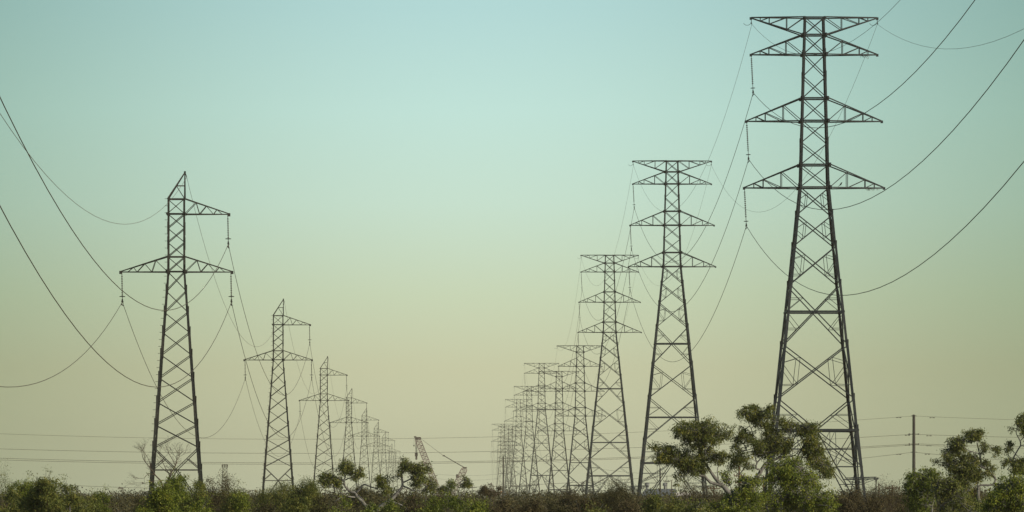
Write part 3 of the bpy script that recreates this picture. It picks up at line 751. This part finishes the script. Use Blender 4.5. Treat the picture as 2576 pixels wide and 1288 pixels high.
traced_tree('gum_tree', 'open-crowned gum tree with twisting limbs right of the stout pole', 'tree', 230, c6,
 [[(1290, 1300, 56), (1190, 1180, 44), (1185, 1080, 30), (1200, 1020, 22), (1250, 1015, 22), (1330, 1012, 20), (1362, 960, 20), (1320, 900, 20), (1215, 825, 18), (1100, 770, 15), (1000, 740, 12), (880, 790, 8), (760, 780, 5)],
  [(1215, 825, 14), (1200, 700, 12), (1180, 600, 9), (1170, 500, 7), (1150, 460, 5)], [(1195, 700, 11), (1120, 680, 9), (1050, 650, 8), (960, 615, 5)],
  [(1205, 720, 9), (1260, 640, 7), (1300, 622, 6), (1360, 655, 4)], [(1185, 1080, 16), (1180, 980, 12), (1150, 900, 9), (1080, 850, 5)], [(1362, 960, 12), (1290, 870, 7), (1270, 790, 5)],
  [(1180, 570, 6), (1090, 580, 5), (1000, 560, 4)], [(1000, 740, 7), (900, 700, 5), (840, 700, 4)]],
 [(1150, 490, 60, 40), (1080, 490, 40, 26, .6), (1205, 520, 40, 45, .8), (1110, 540, 55, 35), (1000, 570, 45, 35, .8), (940, 555, 28, 18, .7), (1240, 595, 35, 40, .7), (1370, 675, 48, 38), (1330, 645, 28, 18, .6),
  (900, 650, 70, 50), (985, 620, 50, 40, .8), (1010, 685, 60, 35, .8), (1245, 660, 35, 35, .6), (860, 720, 55, 38), (755, 770, 45, 30), (900, 800, 80, 40, .8), (1000, 820, 80, 55), (1110, 730, 75, 50), (1160, 770, 60, 45),
  (1060, 870, 80, 55), (1150, 870, 75, 55), (1150, 940, 65, 50), (960, 900, 70, 50, .7), (1060, 950, 75, 50), (1275, 780, 45, 45, .7), (1320, 850, 45, 40, .7), (1260, 920, 50, 40, .6), (1000, 985, 70, 45)],
 'olive', dens=1.35, depth=.5, group=gT)
traced_tree('gum_tree', 'tall thin gum tree cut off by the right edge of the view', 'tree', 216, c6,
 [[(1560, 1300, 34), (1540, 1100, 28), (1540, 940, 24), (1562, 880, 20), (1532, 780, 17), (1560, 700, 15), (1612, 620, 14), (1600, 560, 11), (1570, 500, 8), (1578, 420, 5)],
  [(1612, 570, 9), (1660, 520, 7), (1720, 480, 5)], [(1555, 700, 7), (1530, 660, 5), (1500, 640, 3)], [(1612, 620, 10), (1700, 600, 8), (1800, 560, 6)], [(1545, 900, 10), (1480, 860, 6)]],
 [(1620, 330, 32, 36), (1600, 395, 40, 36), (1645, 450, 42, 55), (1530, 440, 30, 18, .8), (1518, 600, 36, 30), (1488, 650, 26, 16, .7), (1665, 370, 45, 60), (1500, 775, 55, 36), (1590, 800, 80, 50), (1650, 770, 60, 40),
  (1465, 800, 26, 26), (1600, 870, 80, 50), (1720, 820, 80, 80), (1800, 500, 120, 100), (1760, 650, 90, 70, .7)],
 'olive', dens=1.6, group=gT)
traced_tree('bush', 'big yellow-green bush filling the lower right corner', 'bush', 186, c6,
 [[(1500, 1310, 20), (1480, 1180, 14), (1450, 1080, 9), (1500, 960, 5)], [(1640, 1310, 16), (1620, 1150, 10), (1610, 980, 5)]],
 [(1490, 965, 90, 55), (1600, 950, 80, 55), (1400, 1035, 85, 55), (1520, 1060, 110, 75), (1640, 1050, 90, 80), (1350, 1130, 80, 70), (1480, 1170, 110, 85), (1620, 1180, 110, 90), (1300, 1220, 80, 55), (1420, 1265, 120, 50), (1600, 1270, 120, 50), (1750, 1100, 100, 160)],
 'yellow', dens=1.2, ll=.085, group=gB)
traced_tree('bush', 'leafy green bush in front of the foot of the stout pole', 'bush', 202, c6,
 [[(720, 1310, 24), (728, 1200, 20), (760, 1100, 14), (750, 1040, 10), (700, 960, 6)], [(760, 1100, 9), (640, 1000, 6), (560, 930, 4)]],
 [(540, 905, 65, 38), (640, 885, 55, 36), (500, 970, 75, 55), (600, 980, 80, 65), (700, 960, 60, 50), (700, 885, 55, 32, .8), (780, 900, 50, 34, .6), (790, 1000, 60, 50), (480, 1060, 65, 55), (600, 1090, 100, 75), (720, 1060, 70, 60, .8), (540, 1180, 90, 75), (680, 1190, 90, 75, .8), (600, 1260, 120, 50)],
 'green', dens=1.15, ll=.085, group=gB)
traced_tree('bush', 'olive bush with pale stems under the open-crowned gum tree', 'bush', 196, c6,
 [[(800, 1310, 24), (822, 1220, 20), (905, 1178, 14), (960, 1120, 7)], [(822, 1220, 14), (770, 1180, 10), (760, 1100, 6)], [(920, 1310, 8), (925, 1180, 6), (900, 1080, 4)]],
 [(790, 965, 60, 50, .8), (870, 965, 60, 45, .7), (900, 1040, 60, 45), (840, 1055, 85, 55), (880, 1150, 85, 70), (1000, 1080, 85, 65), (1085, 1060, 50, 50, .8), (1000, 1200, 110, 75), (850, 1265, 90, 40, .7), (1130, 1220, 75, 60), (760, 1040, 60, 50, .7), (1080, 1275, 110, 40), (960, 990, 50, 40, .5)],
 'olive', dens=1.15, ll=.085, group=gB)
traced_tree('gum_tree', 'crooked pale-barked gum tree in the middle, two bare twisting trunks and tufted crowns', 'tree', 244, cI,
 [[(2090, 700, 66), (1990, 620, 50), (1945, 560, 40), (1880, 500, 36), (1862, 455, 30), (1800, 445, 24), (1745, 380, 24), (1730, 305, 20), (1745, 250, 17), (1705, 180, 12), (1740, 90, 7)],
  [(1868, 460, 24), (1910, 420, 22), (1968, 356, 20), (2040, 380, 17), (2110, 402, 14), (2200, 370, 8)], [(1860, 510, 22), (1760, 495, 18), (1690, 450, 14), (1690, 420, 12), (1600, 380, 9), (1500, 300, 6)],
  [(1850, 510, 18), (1720, 505, 15), (1620, 560, 9)], [(1745, 300, 15), (1800, 278, 12), (1880, 270, 7)], [(1945, 560, 24), (1950, 540, 22), (1890, 480, 16)],
  [(2110, 700, 66), (2170, 620, 58), (2290, 540, 48), (2380, 445, 36), (2430, 370, 28), (2425, 290, 22), (2425, 190, 14), (2440, 110, 8)], [(2430, 370, 20), (2500, 400, 17), (2580, 432, 14), (2680, 420, 9), (2760, 350, 6)],
  [(2432, 335, 20), (2520, 290, 15), (2590, 230, 9)], [(2270, 560, 28), (2380, 585, 22), (2450, 625, 18), (2510, 700, 16)], [(1800, 440, 12), (1765, 380, 8), (1780, 340, 5)], [(2425, 290, 10), (2400, 260, 7), (2420, 220, 5)]],
 [(1740, 55, 30, 28), (1730, 120, 60, 38), (1800, 150, 58, 42), (1680, 170, 48, 36), (1755, 200, 55, 38), (1920, 190, 32, 38), (1900, 250, 48, 45), (1865, 265, 36, 28, .8), (1530, 230, 48, 32), (1470, 280, 55, 36), (1560, 290, 65, 46),
  (1640, 290, 50, 38), (1660, 340, 55, 45), (1540, 350, 55, 36), (1480, 320, 36, 26), (2150, 290, 46, 36), (2210, 290, 48, 46), (2160, 350, 55, 36), (2240, 390, 46, 46), (2260, 440, 26, 30), (2320, 260, 36, 32, .7),
  (2430, 90, 45, 38, .8), (2500, 110, 48, 38), (2460, 170, 55, 42, .8), (2540, 160, 48, 45), (2400, 240, 34, 32, .6), (2590, 200, 50, 50, .8), (2620, 120, 55, 45), (2700, 180, 50, 55), (2650, 260, 60, 40), (2590, 300, 40, 30, .6), (2570, 350, 40, 30, .6), (2640, 340, 55, 35, .8), (2760, 330, 40, 50), (2760, 400, 50, 40, .8)],
 'olive', dens=1.25, depth=.45, group=gT, puff=1.42)
traced_tree('sapling', 'small leafy sapling left of the crane boom, on a thin stem', 'sapling', 300, c3,
 [[(345, 1290, 12), (350, 1120, 9), (350, 1000, 7), (360, 900, 4)], [(350, 1050, 5), (450, 980, 4), (490, 930, 3)]], [(360, 900, 45, 42), (385, 960, 50, 45), (340, 1000, 42, 34, .8), (475, 930, 34, 24, .6), (450, 990, 40, 25, .4)], 'olive', dens=.8, group='saplings near the crane')
traced_tree('sapling', 'round-headed sapling between the crane boom and mast', 'sapling', 300, c3,
 [[(640, 1290, 12), (642, 1100, 9), (650, 980, 7), (690, 900, 4)], [(650, 1010, 5), (590, 960, 4), (560, 930, 3)]], [(675, 885, 45, 38), (720, 900, 28, 55), (560, 960, 50, 50, .35), (660, 965, 45, 36, .5), (600, 1000, 60, 40, .35)], 'green', dens=.8, group='saplings near the crane')
traced_tree('sapling', 'thin branching sapling right of the crane mast', 'sapling', 300, c3,
 [[(700, 1300, 18), (770, 1120, 13), (800, 1070, 11), (850, 1005, 9), (870, 940, 7), (880, 860, 4)], [(860, 970, 6), (820, 930, 4), (790, 900, 3)], [(865, 960, 5), (930, 900, 3)]],
 [(880, 860, 36, 28), (930, 900, 28, 18), (820, 930, 34, 22), (845, 800, 18, 26), (870, 920, 28, 28), (900, 930, 25, 20, .6)], 'olive', dens=.8, group='saplings near the crane')
traced_tree('sapling', 'sparse brown sapling left of the leftmost far pylon', 'sapling', 330, c3,
 [[(1250, 1290, 12), (1240, 1150, 9), (1180, 1060, 7), (1130, 990, 4)], [(1240, 1120, 6), (1260, 1000, 5), (1220, 910, 3)], [(1250, 1100, 6), (1310, 1000, 4), (1350, 930, 3)]],
 [(1130, 970, 55, 34, .5), (1100, 1010, 45, 26, .4), (1180, 1010, 50, 34, .5), (1220, 930, 26, 30, .35), (1240, 1050, 60, 40, .4), (1340, 950, 40, 40, .35), (1300, 1020, 50, 40, .35), (1120, 1050, 60, 40, .4)], 'brown', TWIG, dens=.9, group='saplings near the crane')

# --- twiggy growth
def grow(mb, tips, p, d, ln, r, lvl, spread, rnd, up=.12):
    n = 3; pts = [p]
    for i in range(n):
        d = (d+Vector((rnd.gauss(0, .18), rnd.gauss(0, .18), rnd.gauss(0, .1)+up*.3))).normalized(); pts.append(pts[-1]+d*ln/n)
    mb.tube(pts, [r, r*.9, r*.8, r*.7], 4 if lvl > 1 else 3, cap=False)
    if lvl == 0: tips.append(pts[-1]); return
    for k in range(rnd.choice((2, 3, 3))):
        a = rnd.uniform(0, 2*math.pi); s = rnd.uniform(.5, 1)*spread
        nd = (d+Vector((math.cos(a)*s, math.sin(a)*s, rnd.gauss(0, .25)*s))).normalized()
        st = pts[rnd.choice((2, 3, 3))]
        grow(mb, tips, st, nd, ln*rnd.uniform(.6, .85), r*.62, lvl-1, spread, rnd, up)
    if lvl <= 3: tips.append(pts[2])
def twiggy(name, label, cat, x, ytop, w, D, seed, leaf='brown', dens=6, lvl=5, group=None, bark=TWIG, stems=5, lean=0, r0=.03, ll=.06, lw=.024):
    rnd = random.Random(seed); p = at(x, ytop, D); H = p.z; W = w*D/F
    root = thing(name, label, cat, (p.x, D, 0), 0, group); mb = MB(); tips = []
    spread = .75
    for k in range(stems):
        a = rnd.uniform(0, 6.28); q = rnd.uniform(.2, 1)*W/2/H*.9
        d = Vector((math.cos(a)*q+lean, math.sin(a)*q*.8, 1)).normalized()
        grow(mb, tips, Vector((math.cos(a)*.15, math.sin(a)*.15, 0)), d, H*.40, r0, lvl, spread, rnd)
    # scale onto the wanted height and width
    zs = sorted(v.z for v in mb.v); sx = [abs(v.x) for v in mb.v]; sx.sort()
    kz = H/zs[int(len(zs)*.995)]; kx = (W/2)/max(.1, sx[int(len(sx)*.96)])
    kx = min(max(kx, .3), 2.2)
    def S(v): return Vector((v.x*kx, v.y*kx, v.z*kz))
    mb.v = [S(v) for v in mb.v]; mb.build('stems', bark, root)
    if dens:
        T = np.array([tuple(S(t)) for t in tips]); n = dens
        P = np.repeat(T, n, axis=0)+RNG.normal(size=(len(T)*n, 3))*.10
        quads('foliage', leaves(P, ll, lw), LEAF[leaf], root)
    return root
def bare_tree(label, D, limbs, seed, ln=.52, lvl=4):
    rnd = random.Random(seed); S = D/F
    def W(cx, cy): p = at(c7[0]+cx*c7[2], c7[1]+cy*c7[2], D); return p
    b0 = W(*limbs[0][0][:2]); off = Vector((b0.x, D, 0))
    root = thing('bare_tree', label, 'tree', off, 0, 'leafless trees'); mb = MB(); tw = MB()
    for k, lb in enumerate(limbs):
        dy = rnd.uniform(-.5, .5); pts = [W(q[0], q[1])-off+Vector((0, dy*i*.4 if k else 0, 0)) for i, q in enumerate(lb)]; rad = [q[2] for q in lb]
        if k == 0: pts.insert(0, Vector((.1, 0, -.1))); rad.insert(0, rad[0]*1.4)
        limb(mb, pts, rad, .01, 5)
        for i in range(1, len(pts)):
            d = (pts[i]-pts[i-1]).normalized(); last = i == len(pts)-1
            for q in range(3 if last else (2 if i > 1 else 0)):
                nd = (d+Vector((rnd.gauss(0, .5), rnd.gauss(0, .5), rnd.gauss(.1, .3)))).normalized()
                grow(tw, [], pts[i], nd, ln*rnd.uniform(.7, 1.1)*(1 if last else .7), rad[-1]*.6, lvl if last else lvl-1, .8, rnd, .1)
    mb.build('trunk', TWIG, root, True); tw.build('twigs', TWIG, root)
bare_tree('leafless grey twiggy tree behind the legs of the nearest left pylon', 405,
 [[(2000, 900, .07), (2040, 720, .055), (2100, 610, .04), (2120, 530, .028)], [(2040, 720, .035), (1985, 640, .028), (1945, 560, .02)], [(2100, 610, .03), (2060, 520, .022), (2030, 470, .018)], [(2110, 560, .025), (2150, 500, .02)], [(2040, 720, .03), (1940, 640, .02), (1900, 600, .016)]], 5)
bare_tree('leafless shrub leaning out left of the nearest left pylon', 400,
 [[(1960, 900, .06), (1860, 720, .045), (1800, 640, .035), (1745, 570, .026), (1710, 510, .02)], [(1860, 720, .028), (1780, 710, .02), (1730, 760, .016)], [(1800, 640, .025), (1790, 560, .018), (1760, 500, .015)], [(1900, 790, .025), (1800, 800, .018), (1740, 820, .014)]], 9, .5)
gW = 'twiggy shrubs in the scrub'
TW = [ # x, ytop, w, D, leaf, dens, label
 (12, 1168, 56, 260, 'olive', 1, 4, 'thin bare sapling at the left edge of the view'),
 (550, 1198, 66, 240, 'brown', 2, 5, 'twiggy half-bare shrub right of the nearest left pylon'),
 (598, 1238, 60, 220, 'olive', 5, 5, 'low olive shrub under the floodlight mast'),
 (700, 1222, 110, 250, 'olive', 4, 5, 'dull brown-green shrub at the foot of the second left pylon'),
 (772, 1217, 76, 235, 'olive', 6, 5, 'leafy shrub right of the second left pylon'),
 (935, 1228, 90, 330, 'dull', 4, 5, 'thin grey-green shrub seen between the trunks of the crooked tree'),
 (1040, 1234, 60, 280, 'dull', 5, 5, 'rounded grey-brown shrub right of the crooked tree'),
 (1108, 1238, 60, 290, 'dull', 2, 5, 'wispy shrub at the base of the crane boom'),
 (1440, 1241, 80, 300, 'brown', 4, 5, 'brown shrub under the fourth tall pylon'),
 (1532, 1221, 110, 262, 'dull', 5, 5, 'dark fan-branched shrub in front of the third tall pylon'),
 (1588, 1222, 66, 290, 'brown', 1, 5, 'nearly bare brown shrub left of the second tall pylon'),
 (1760, 1212, 130, 300, 'brown', 1, 5, 'brown twiggy shrub behind the trunk of the left gum tree'),
 (2140, 1230, 100, 250, 'brown', 2, 5, 'brown thicket at the right foot of the nearest tall pylon'),
 (2222, 1212, 70, 256, 'brown', 1, 5, 'grey-brown twiggy shrub under the thin pole on the right'),
 (2250, 1228, 60, 270, 'brown', 2, 5, 'brown twiggy shrub left of the green bush under the stout pole'),
 (2440, 1222, 60, 260, 'brown', 3, 5, 'brown shrub glimpsed behind the open-crowned gum tree')]
for i, (x, y, w, D, lf, dn, lv, lab) in enumerate(TW):
    twiggy('shrub', lab, 'shrub', x, y, w, D, 40+i, lf, dn*5, lv, gW, stems=6 if w > 70 else 4, r0=.028)

# --- leafy bushes
def bush(x, ytop, w, D, leaf, seed, label, dens=1., gap=.0, group=gB):
    rnd = random.Random(seed); S = D/F; p = at(x, ytop, D); H = p.z; W = w*S*1.3
    root = thing('bush', label, 'bush', (p.x, D, 0), 0, group)
    mb = MB(); LV = []; k = max(14, int(W*H*6.5))
    for i in range(k):
        u = rnd.uniform(-1, 1); cx = u*W*.42; env = math.sqrt(max(.05, 1-abs(u)**2.2))*(.84+.16*rnd.random())
        rr = rnd.uniform(.2, .38)*min(1, W/1.6); cz = max(.6, env*H-rr-rnd.random()**1.7*H*.5)
        if i == 0: cx = rnd.uniform(-.1, .1)*W; cz = H-rr
        cy = rnd.uniform(-.45, .45)*W*.8
        c = Vector((cx, cy, cz)); a = rr*rr*math.pi
        t, q = clump_points(c, rr*1.15, rr*1.15, rr, max(8, int(a*190*dens)), 12, .075)
        LV.append(leaves(q, .09, .036, .2))
        if rnd.random() < .7: limb(mb, [Vector((cx*.1, cy*.1, 0)), Vector((cx*.5, cy*.5, cz*.55)), c], [.04, .028, .01], .012, 5)
        for j in range(2):   # stray shoots
            e = c+Vector((rnd.gauss(0, .25), rnd.gauss(0, .25), rr+rnd.uniform(0, .18)))
            limb(mb, [c, c.lerp(e, .6), e], [.008, .006, .004], .01, 3)
            qq = np.array(e)+RNG.normal(size=(14, 3))*.07; LV.append(leaves(qq, .08, .025, 0))
    mb.build('stems', BARKD if rnd.random() < .6 else BARKW, root, True)
    quads('foliage', np.concatenate(LV), LEAF[leaf], root); return root
BU = [
 (30, 1226, 100, 210, 'olive', 'brownish bush in the lower left corner'),
 (112, 1186, 120, 205, 'olive', 'tallest olive bush near the left edge, with a sprig on top'),
 (168, 1208, 84, 215, 'olive', 'right shoulder of the olive bush clump near the left edge'),
 (70, 1206, 80, 222, 'yellow', 'yellow-olive bush left of the tallest left-edge bush'),
 (225, 1243, 80, 230, 'olive', 'low bush right of the left-edge clump'),
 (255, 1232, 52, 240, 'green', 'small round bush midway between the left edge and the nearest left pylon'),
 (345, 1250, 90, 240, 'dull', 'low dark shrub left of the foot of the nearest left pylon'),
 (400, 1206, 104, 200, 'yellow', 'bright bush hiding the left foot of the nearest left pylon'),
 (446, 1190, 122, 206, 'green', 'tallest bush between the legs of the nearest left pylon'),
 (500, 1206, 76, 202, 'olive', 'bush hiding the right foot of the nearest left pylon'),
 (505, 1256, 110, 180, 'yellow', 'low yellow-green bush in front of the nearest left pylon'),
 (612, 1240, 60, 210, 'yellow', 'small yellow-green bush left of the second left pylon'),
 (665, 1262, 110, 185, 'dull', 'low dark shrub in front of the second left pylon'),
 (750, 1240, 80, 200, 'olive', 'olive bush below the right leg of the second left pylon'),
 (805, 1250, 70, 210, 'dull', 'dark low bush left of the crooked tree'),
 (868, 1248, 64, 195, 'yellow', 'yellow-green bush under the left trunk of the crooked tree'),
 (930, 1262, 60, 190, 'green', 'low green bush between the two trunks of the crooked tree'),
 (985, 1256, 80, 200, 'green', 'green bush under the right trunk of the crooked tree'),
 (1030, 1243, 60, 230, 'brown', 'brownish bush right of the right trunk of the crooked tree'),
 (1090, 1246, 70, 215, 'green', 'green bush in front of the crane boom foot'),
 (1150, 1240, 76, 200, 'green', 'bright green bush under the crane mast'),
 (1200, 1256, 80, 190, 'yellow', 'yellowish low bush right of the crane'),
 (1255, 1250, 90, 215, 'brown', 'brown bush below the leftmost far pylons'),
 (1330, 1252, 100, 225, 'brown', 'brown bush below the middle of the far pylon group'),
 (1395, 1256, 90, 215, 'dull', 'dark low bush below the fifth tall pylon'),
 (1470, 1252, 80, 220, 'brown', 'brown bush left of the fan-branched shrub'),
 (1500, 1268, 100, 185, 'olive', 'low olive bush in front of the fan-branched shrub'),
 (1590, 1250, 90, 215, 'brown', 'brown-green bush below the gap between the second and third tall pylons'),
 (1650, 1240, 80, 210, 'olive', 'olive bush in front of the blue-grey shed'),
 (1700, 1250, 80, 200, 'olive', 'low olive bush in front of the white-roofed shed'),
 (1760, 1262, 90, 190, 'yellow', 'yellowish low bush under the left gum tree'),
 (2060, 1246, 90, 215, 'green', 'dark green bush at the right end of the large yellow-green bush'),
 (2130, 1254, 90, 210, 'brown', 'low brown bush below the right leg of the nearest tall pylon'),
 (2200, 1250, 90, 200, 'brown', 'low brown bush between the nearest tall pylon and the green bush'),
 (2450, 1248, 90, 215, 'green', 'dark green bush behind the open-crowned gum tree')]
for i, (x, y, w, D, lf, lab) in enumerate(BU): bush(x, y, w, D, lf, 100+i, lab, 1.1)

# --- uncountable background growth
def scrub(name, label, n, D0, D1, ztop, zvar, L, W, mt, prof=None, zlo=.8):
    cen = []
    D = D0+(D1-D0)*RNG.random(n)**1.2
    x = (RNG.random(n)*2-1)*D*.112
    f = np.array([1.3*noise.noise(Vector((a*.2, b*.02, 3.1)))+.7*noise.noise(Vector((a*.7, b*.05, 9.))) for a, b in zip(x, D)])
    top = ztop+zvar*f*1.2; z = zlo+(top-zlo)*RNG.random(n)**.55
    c = np.stack([x, D, z], 1); c = np.repeat(c, 9, axis=0)+RNG.normal(size=(n*9, 3))*L*1.1
    o = quads(name, leaves(c, L, W, 0), mt); tag(o, label, None, None, 'stuff'); return o
scrub('scrub_thicket', 'dense brown and olive scrub between the foreground bushes and the pylons', 9000, 245, 520, 2.4, .6, .15, .07, LEAF['dull'])
scrub('dry_thicket', 'dry brown scrub mixed through the thicket', 3500, 260, 480, 2.5, .5, .14, .05, LEAF['brown'])
scrub('far_scrub', 'low dull scrub running back to the far pylons', 9000, 560, 1500, 3.0, .6, .32, .16, LEAF['dull'], zlo=.6)
scrub('far_woodland', 'far-off hazy line of trees on the horizon', 12000, 1800, 4400, 4.2, 2.2, .8, .45, FAR, zlo=.2)

# ------------------------------------------------------------------ ground, haze, sky, light, camera
bpy.ops.mesh.primitive_circle_add(vertices=96, radius=14000, fill_type='TRIFAN') if False else None
g = MB(); n = 96; g.v = [Vector((0, 0, 0))]+[Vector((14000*math.cos(2*math.pi*k/n), 14000*math.sin(2*math.pi*k/n), 0)) for k in range(n)]
g.f = [(0, 1+k, 1+(k+1) % n) for k in range(n)]; tag(g.build('ground', GROUND), None, None, None, 'structure')

HAZE = True
if HAZE:
    hz = MB(); hz.box((0, 2500, 29), 2400, 5600, 60.); ho = hz.build('haze', STEEL); ho.data.materials.clear()
    m = bpy.data.materials.new('haze_air'); m.use_nodes = True; nt = m.node_tree; nt.nodes.clear()
    out = nt.nodes.new('ShaderNodeOutputMaterial'); v = nt.nodes.new('ShaderNodeVolumePrincipled')
    v.inputs['Color'].default_value = (.86, .84, .66, 1); v.inputs['Density'].default_value = .00010; v.inputs['Anisotropy'].default_value = .2
    nt.links.new(v.outputs[0], out.inputs['Volume']); ho.data.materials.append(m); tag(ho, 'thin evening haze over the plain', None, None, 'stuff')

SUN_EL, SUN_AZ = math.radians(19), math.radians(122)      # azimuth measured right of the view direction
sc = bpy.context.scene
w = bpy.data.worlds.new('World'); sc.world = w; w.use_nodes = True; nt = w.node_tree; N = nt.nodes; Lk = nt.links
bg = N['Background']; bg.inputs['Strength'].default_value = 1.0
tc = N.new('ShaderNodeTexCoord'); sep = N.new('ShaderNodeSeparateXYZ'); Lk.new(tc.outputs['Generated'], sep.inputs[0])
ramp = N.new('ShaderNodeValToRGB'); mr = N.new('ShaderNodeMapRange'); mr.inputs[1].default_value = 0; mr.inputs[2].default_value = .30
Lk.new(sep.outputs[2], mr.inputs[0]); Lk.new(mr.outputs[0], ramp.inputs[0])
def lin(r, g_, b): return tuple(((c/255+.055)/1.055)**2.4 if c/255 > .04045 else c/255/12.92 for c in (r, g_, b))
# elevation (as sin) -> sky colour at dusk
SKY = [(0.0, (208, 212, 180)), (.010, (211, 214, 179)), (.023, (208, 211, 175)), (.036, (206, 221, 189)), (.052, (203, 230, 212)), (.068, (196, 231, 221)), (.086, (181, 220, 218)), (.13, (160, 200, 206)), (.3, (120, 160, 176))]
cr = ramp.color_ramp; cr.interpolation = 'B_SPLINE' if False else 'LINEAR'
while len(cr.elements) < len(SKY): cr.elements.new(.5)
for e, (p, c) in zip(cr.elements, SKY): e.position = p/.30; e.color = (*lin(*c), 1)
# lens vignetting put into the sky colour, darkening away from a centre azimuth
VIG_CENTRE = -.005
dv = N.new('ShaderNodeMath'); dv.operation = 'DIVIDE'; Lk.new(sep.outputs[0], dv.inputs[0]); Lk.new(sep.outputs[1], dv.inputs[1])
sb = N.new('ShaderNodeMath'); sb.operation = 'SUBTRACT'; sb.inputs[1].default_value = VIG_CENTRE; Lk.new(dv.outputs[0], sb.inputs[0])
ab = N.new('ShaderNodeMath'); ab.operation = 'ABSOLUTE'; Lk.new(sb.outputs[0], ab.inputs[0])
vig = N.new('ShaderNodeMapRange'); vig.interpolation_type = 'SMOOTHSTEP'; vig.inputs[1].default_value = 0; vig.inputs[2].default_value = .14; vig.inputs[3].default_value = 1; vig.inputs[4].default_value = 0
Lk.new(ab.outputs[0], vig.inputs[0])
tint = N.new('ShaderNodeMix'); tint.data_type = 'RGBA'; tint.inputs[6].default_value = (.46, .535, .468, 1); tint.inputs[7].default_value = (1, 1, 1, 1); Lk.new(vig.outputs[0], tint.inputs[0])
mul = N.new('ShaderNodeMix'); mul.data_type = 'RGBA'; mul.blend_type = 'MULTIPLY'; mul.inputs[0].default_value = 1
Lk.new(ramp.outputs[0], mul.inputs[6]); Lk.new(tint.outputs[2], mul.inputs[7])
sky = N.new('ShaderNodeTexSky'); sky.sky_type = 'NISHITA'; sky.sun_disc = False; sky.sun_elevation = SUN_EL; sky.sun_rotation = SUN_AZ; sky.dust_density = 3
sk = N.new('ShaderNodeMix'); sk.data_type = 'RGBA'; sk.blend_type = 'MULTIPLY'; sk.inputs[0].default_value = 1; sk.inputs[7].default_value = (.075, .075, .075, 1); Lk.new(sky.outputs[0], sk.inputs[6])
up = N.new('ShaderNodeMapRange'); up.inputs[1].default_value = .10; up.inputs[2].default_value = .45; Lk.new(sep.outputs[2], up.inputs[0])
fin = N.new('ShaderNodeMix'); fin.data_type = 'RGBA'; Lk.new(up.outputs[0], fin.inputs[0]); Lk.new(mul.outputs[2], fin.inputs[6]); Lk.new(sk.outputs[2], fin.inputs[7])
Lk.new(fin.outputs[2], bg.inputs[0])

sl = bpy.data.lights.new('sun', 'SUN'); sl.energy = 4.5; sl.angle = math.radians(1.5); sl.color = (1, .84, .62)
so = bpy.data.objects.new('sun', sl); C.objects.link(so)
dirv = Vector((math.sin(SUN_AZ)*math.cos(SUN_EL), math.cos(SUN_AZ)*math.cos(SUN_EL), math.sin(SUN_EL)))
so.rotation_euler = dirv.to_track_quat('Z', 'Y').to_euler()

cam = bpy.data.cameras.new('camera'); co = bpy.data.objects.new('camera', cam); C.objects.link(co)
co.location = (0, 0, EYE); co.rotation_euler = (math.radians(90), 0, 0)
cam.sensor_width = 36; cam.lens = 36*F/2575; cam.shift_y = (HZ-643.75)/2575; cam.clip_start = 1; cam.clip_end = 30000
sc.camera = co
sc.view_settings.view_transform = 'Standard'; sc.view_settings.look = 'None'; sc.view_settings.exposure = 0; sc.view_settings.gamma = 1
sc.render.engine = 'CYCLES'
sc.cycles.volume_bounces = 1
sc.render.resolution_x = 1024; sc.render.resolution_y = 512

print('QUADS', sum(len(o.data.polygons) for o in C.objects if o.type == 'MESH'))
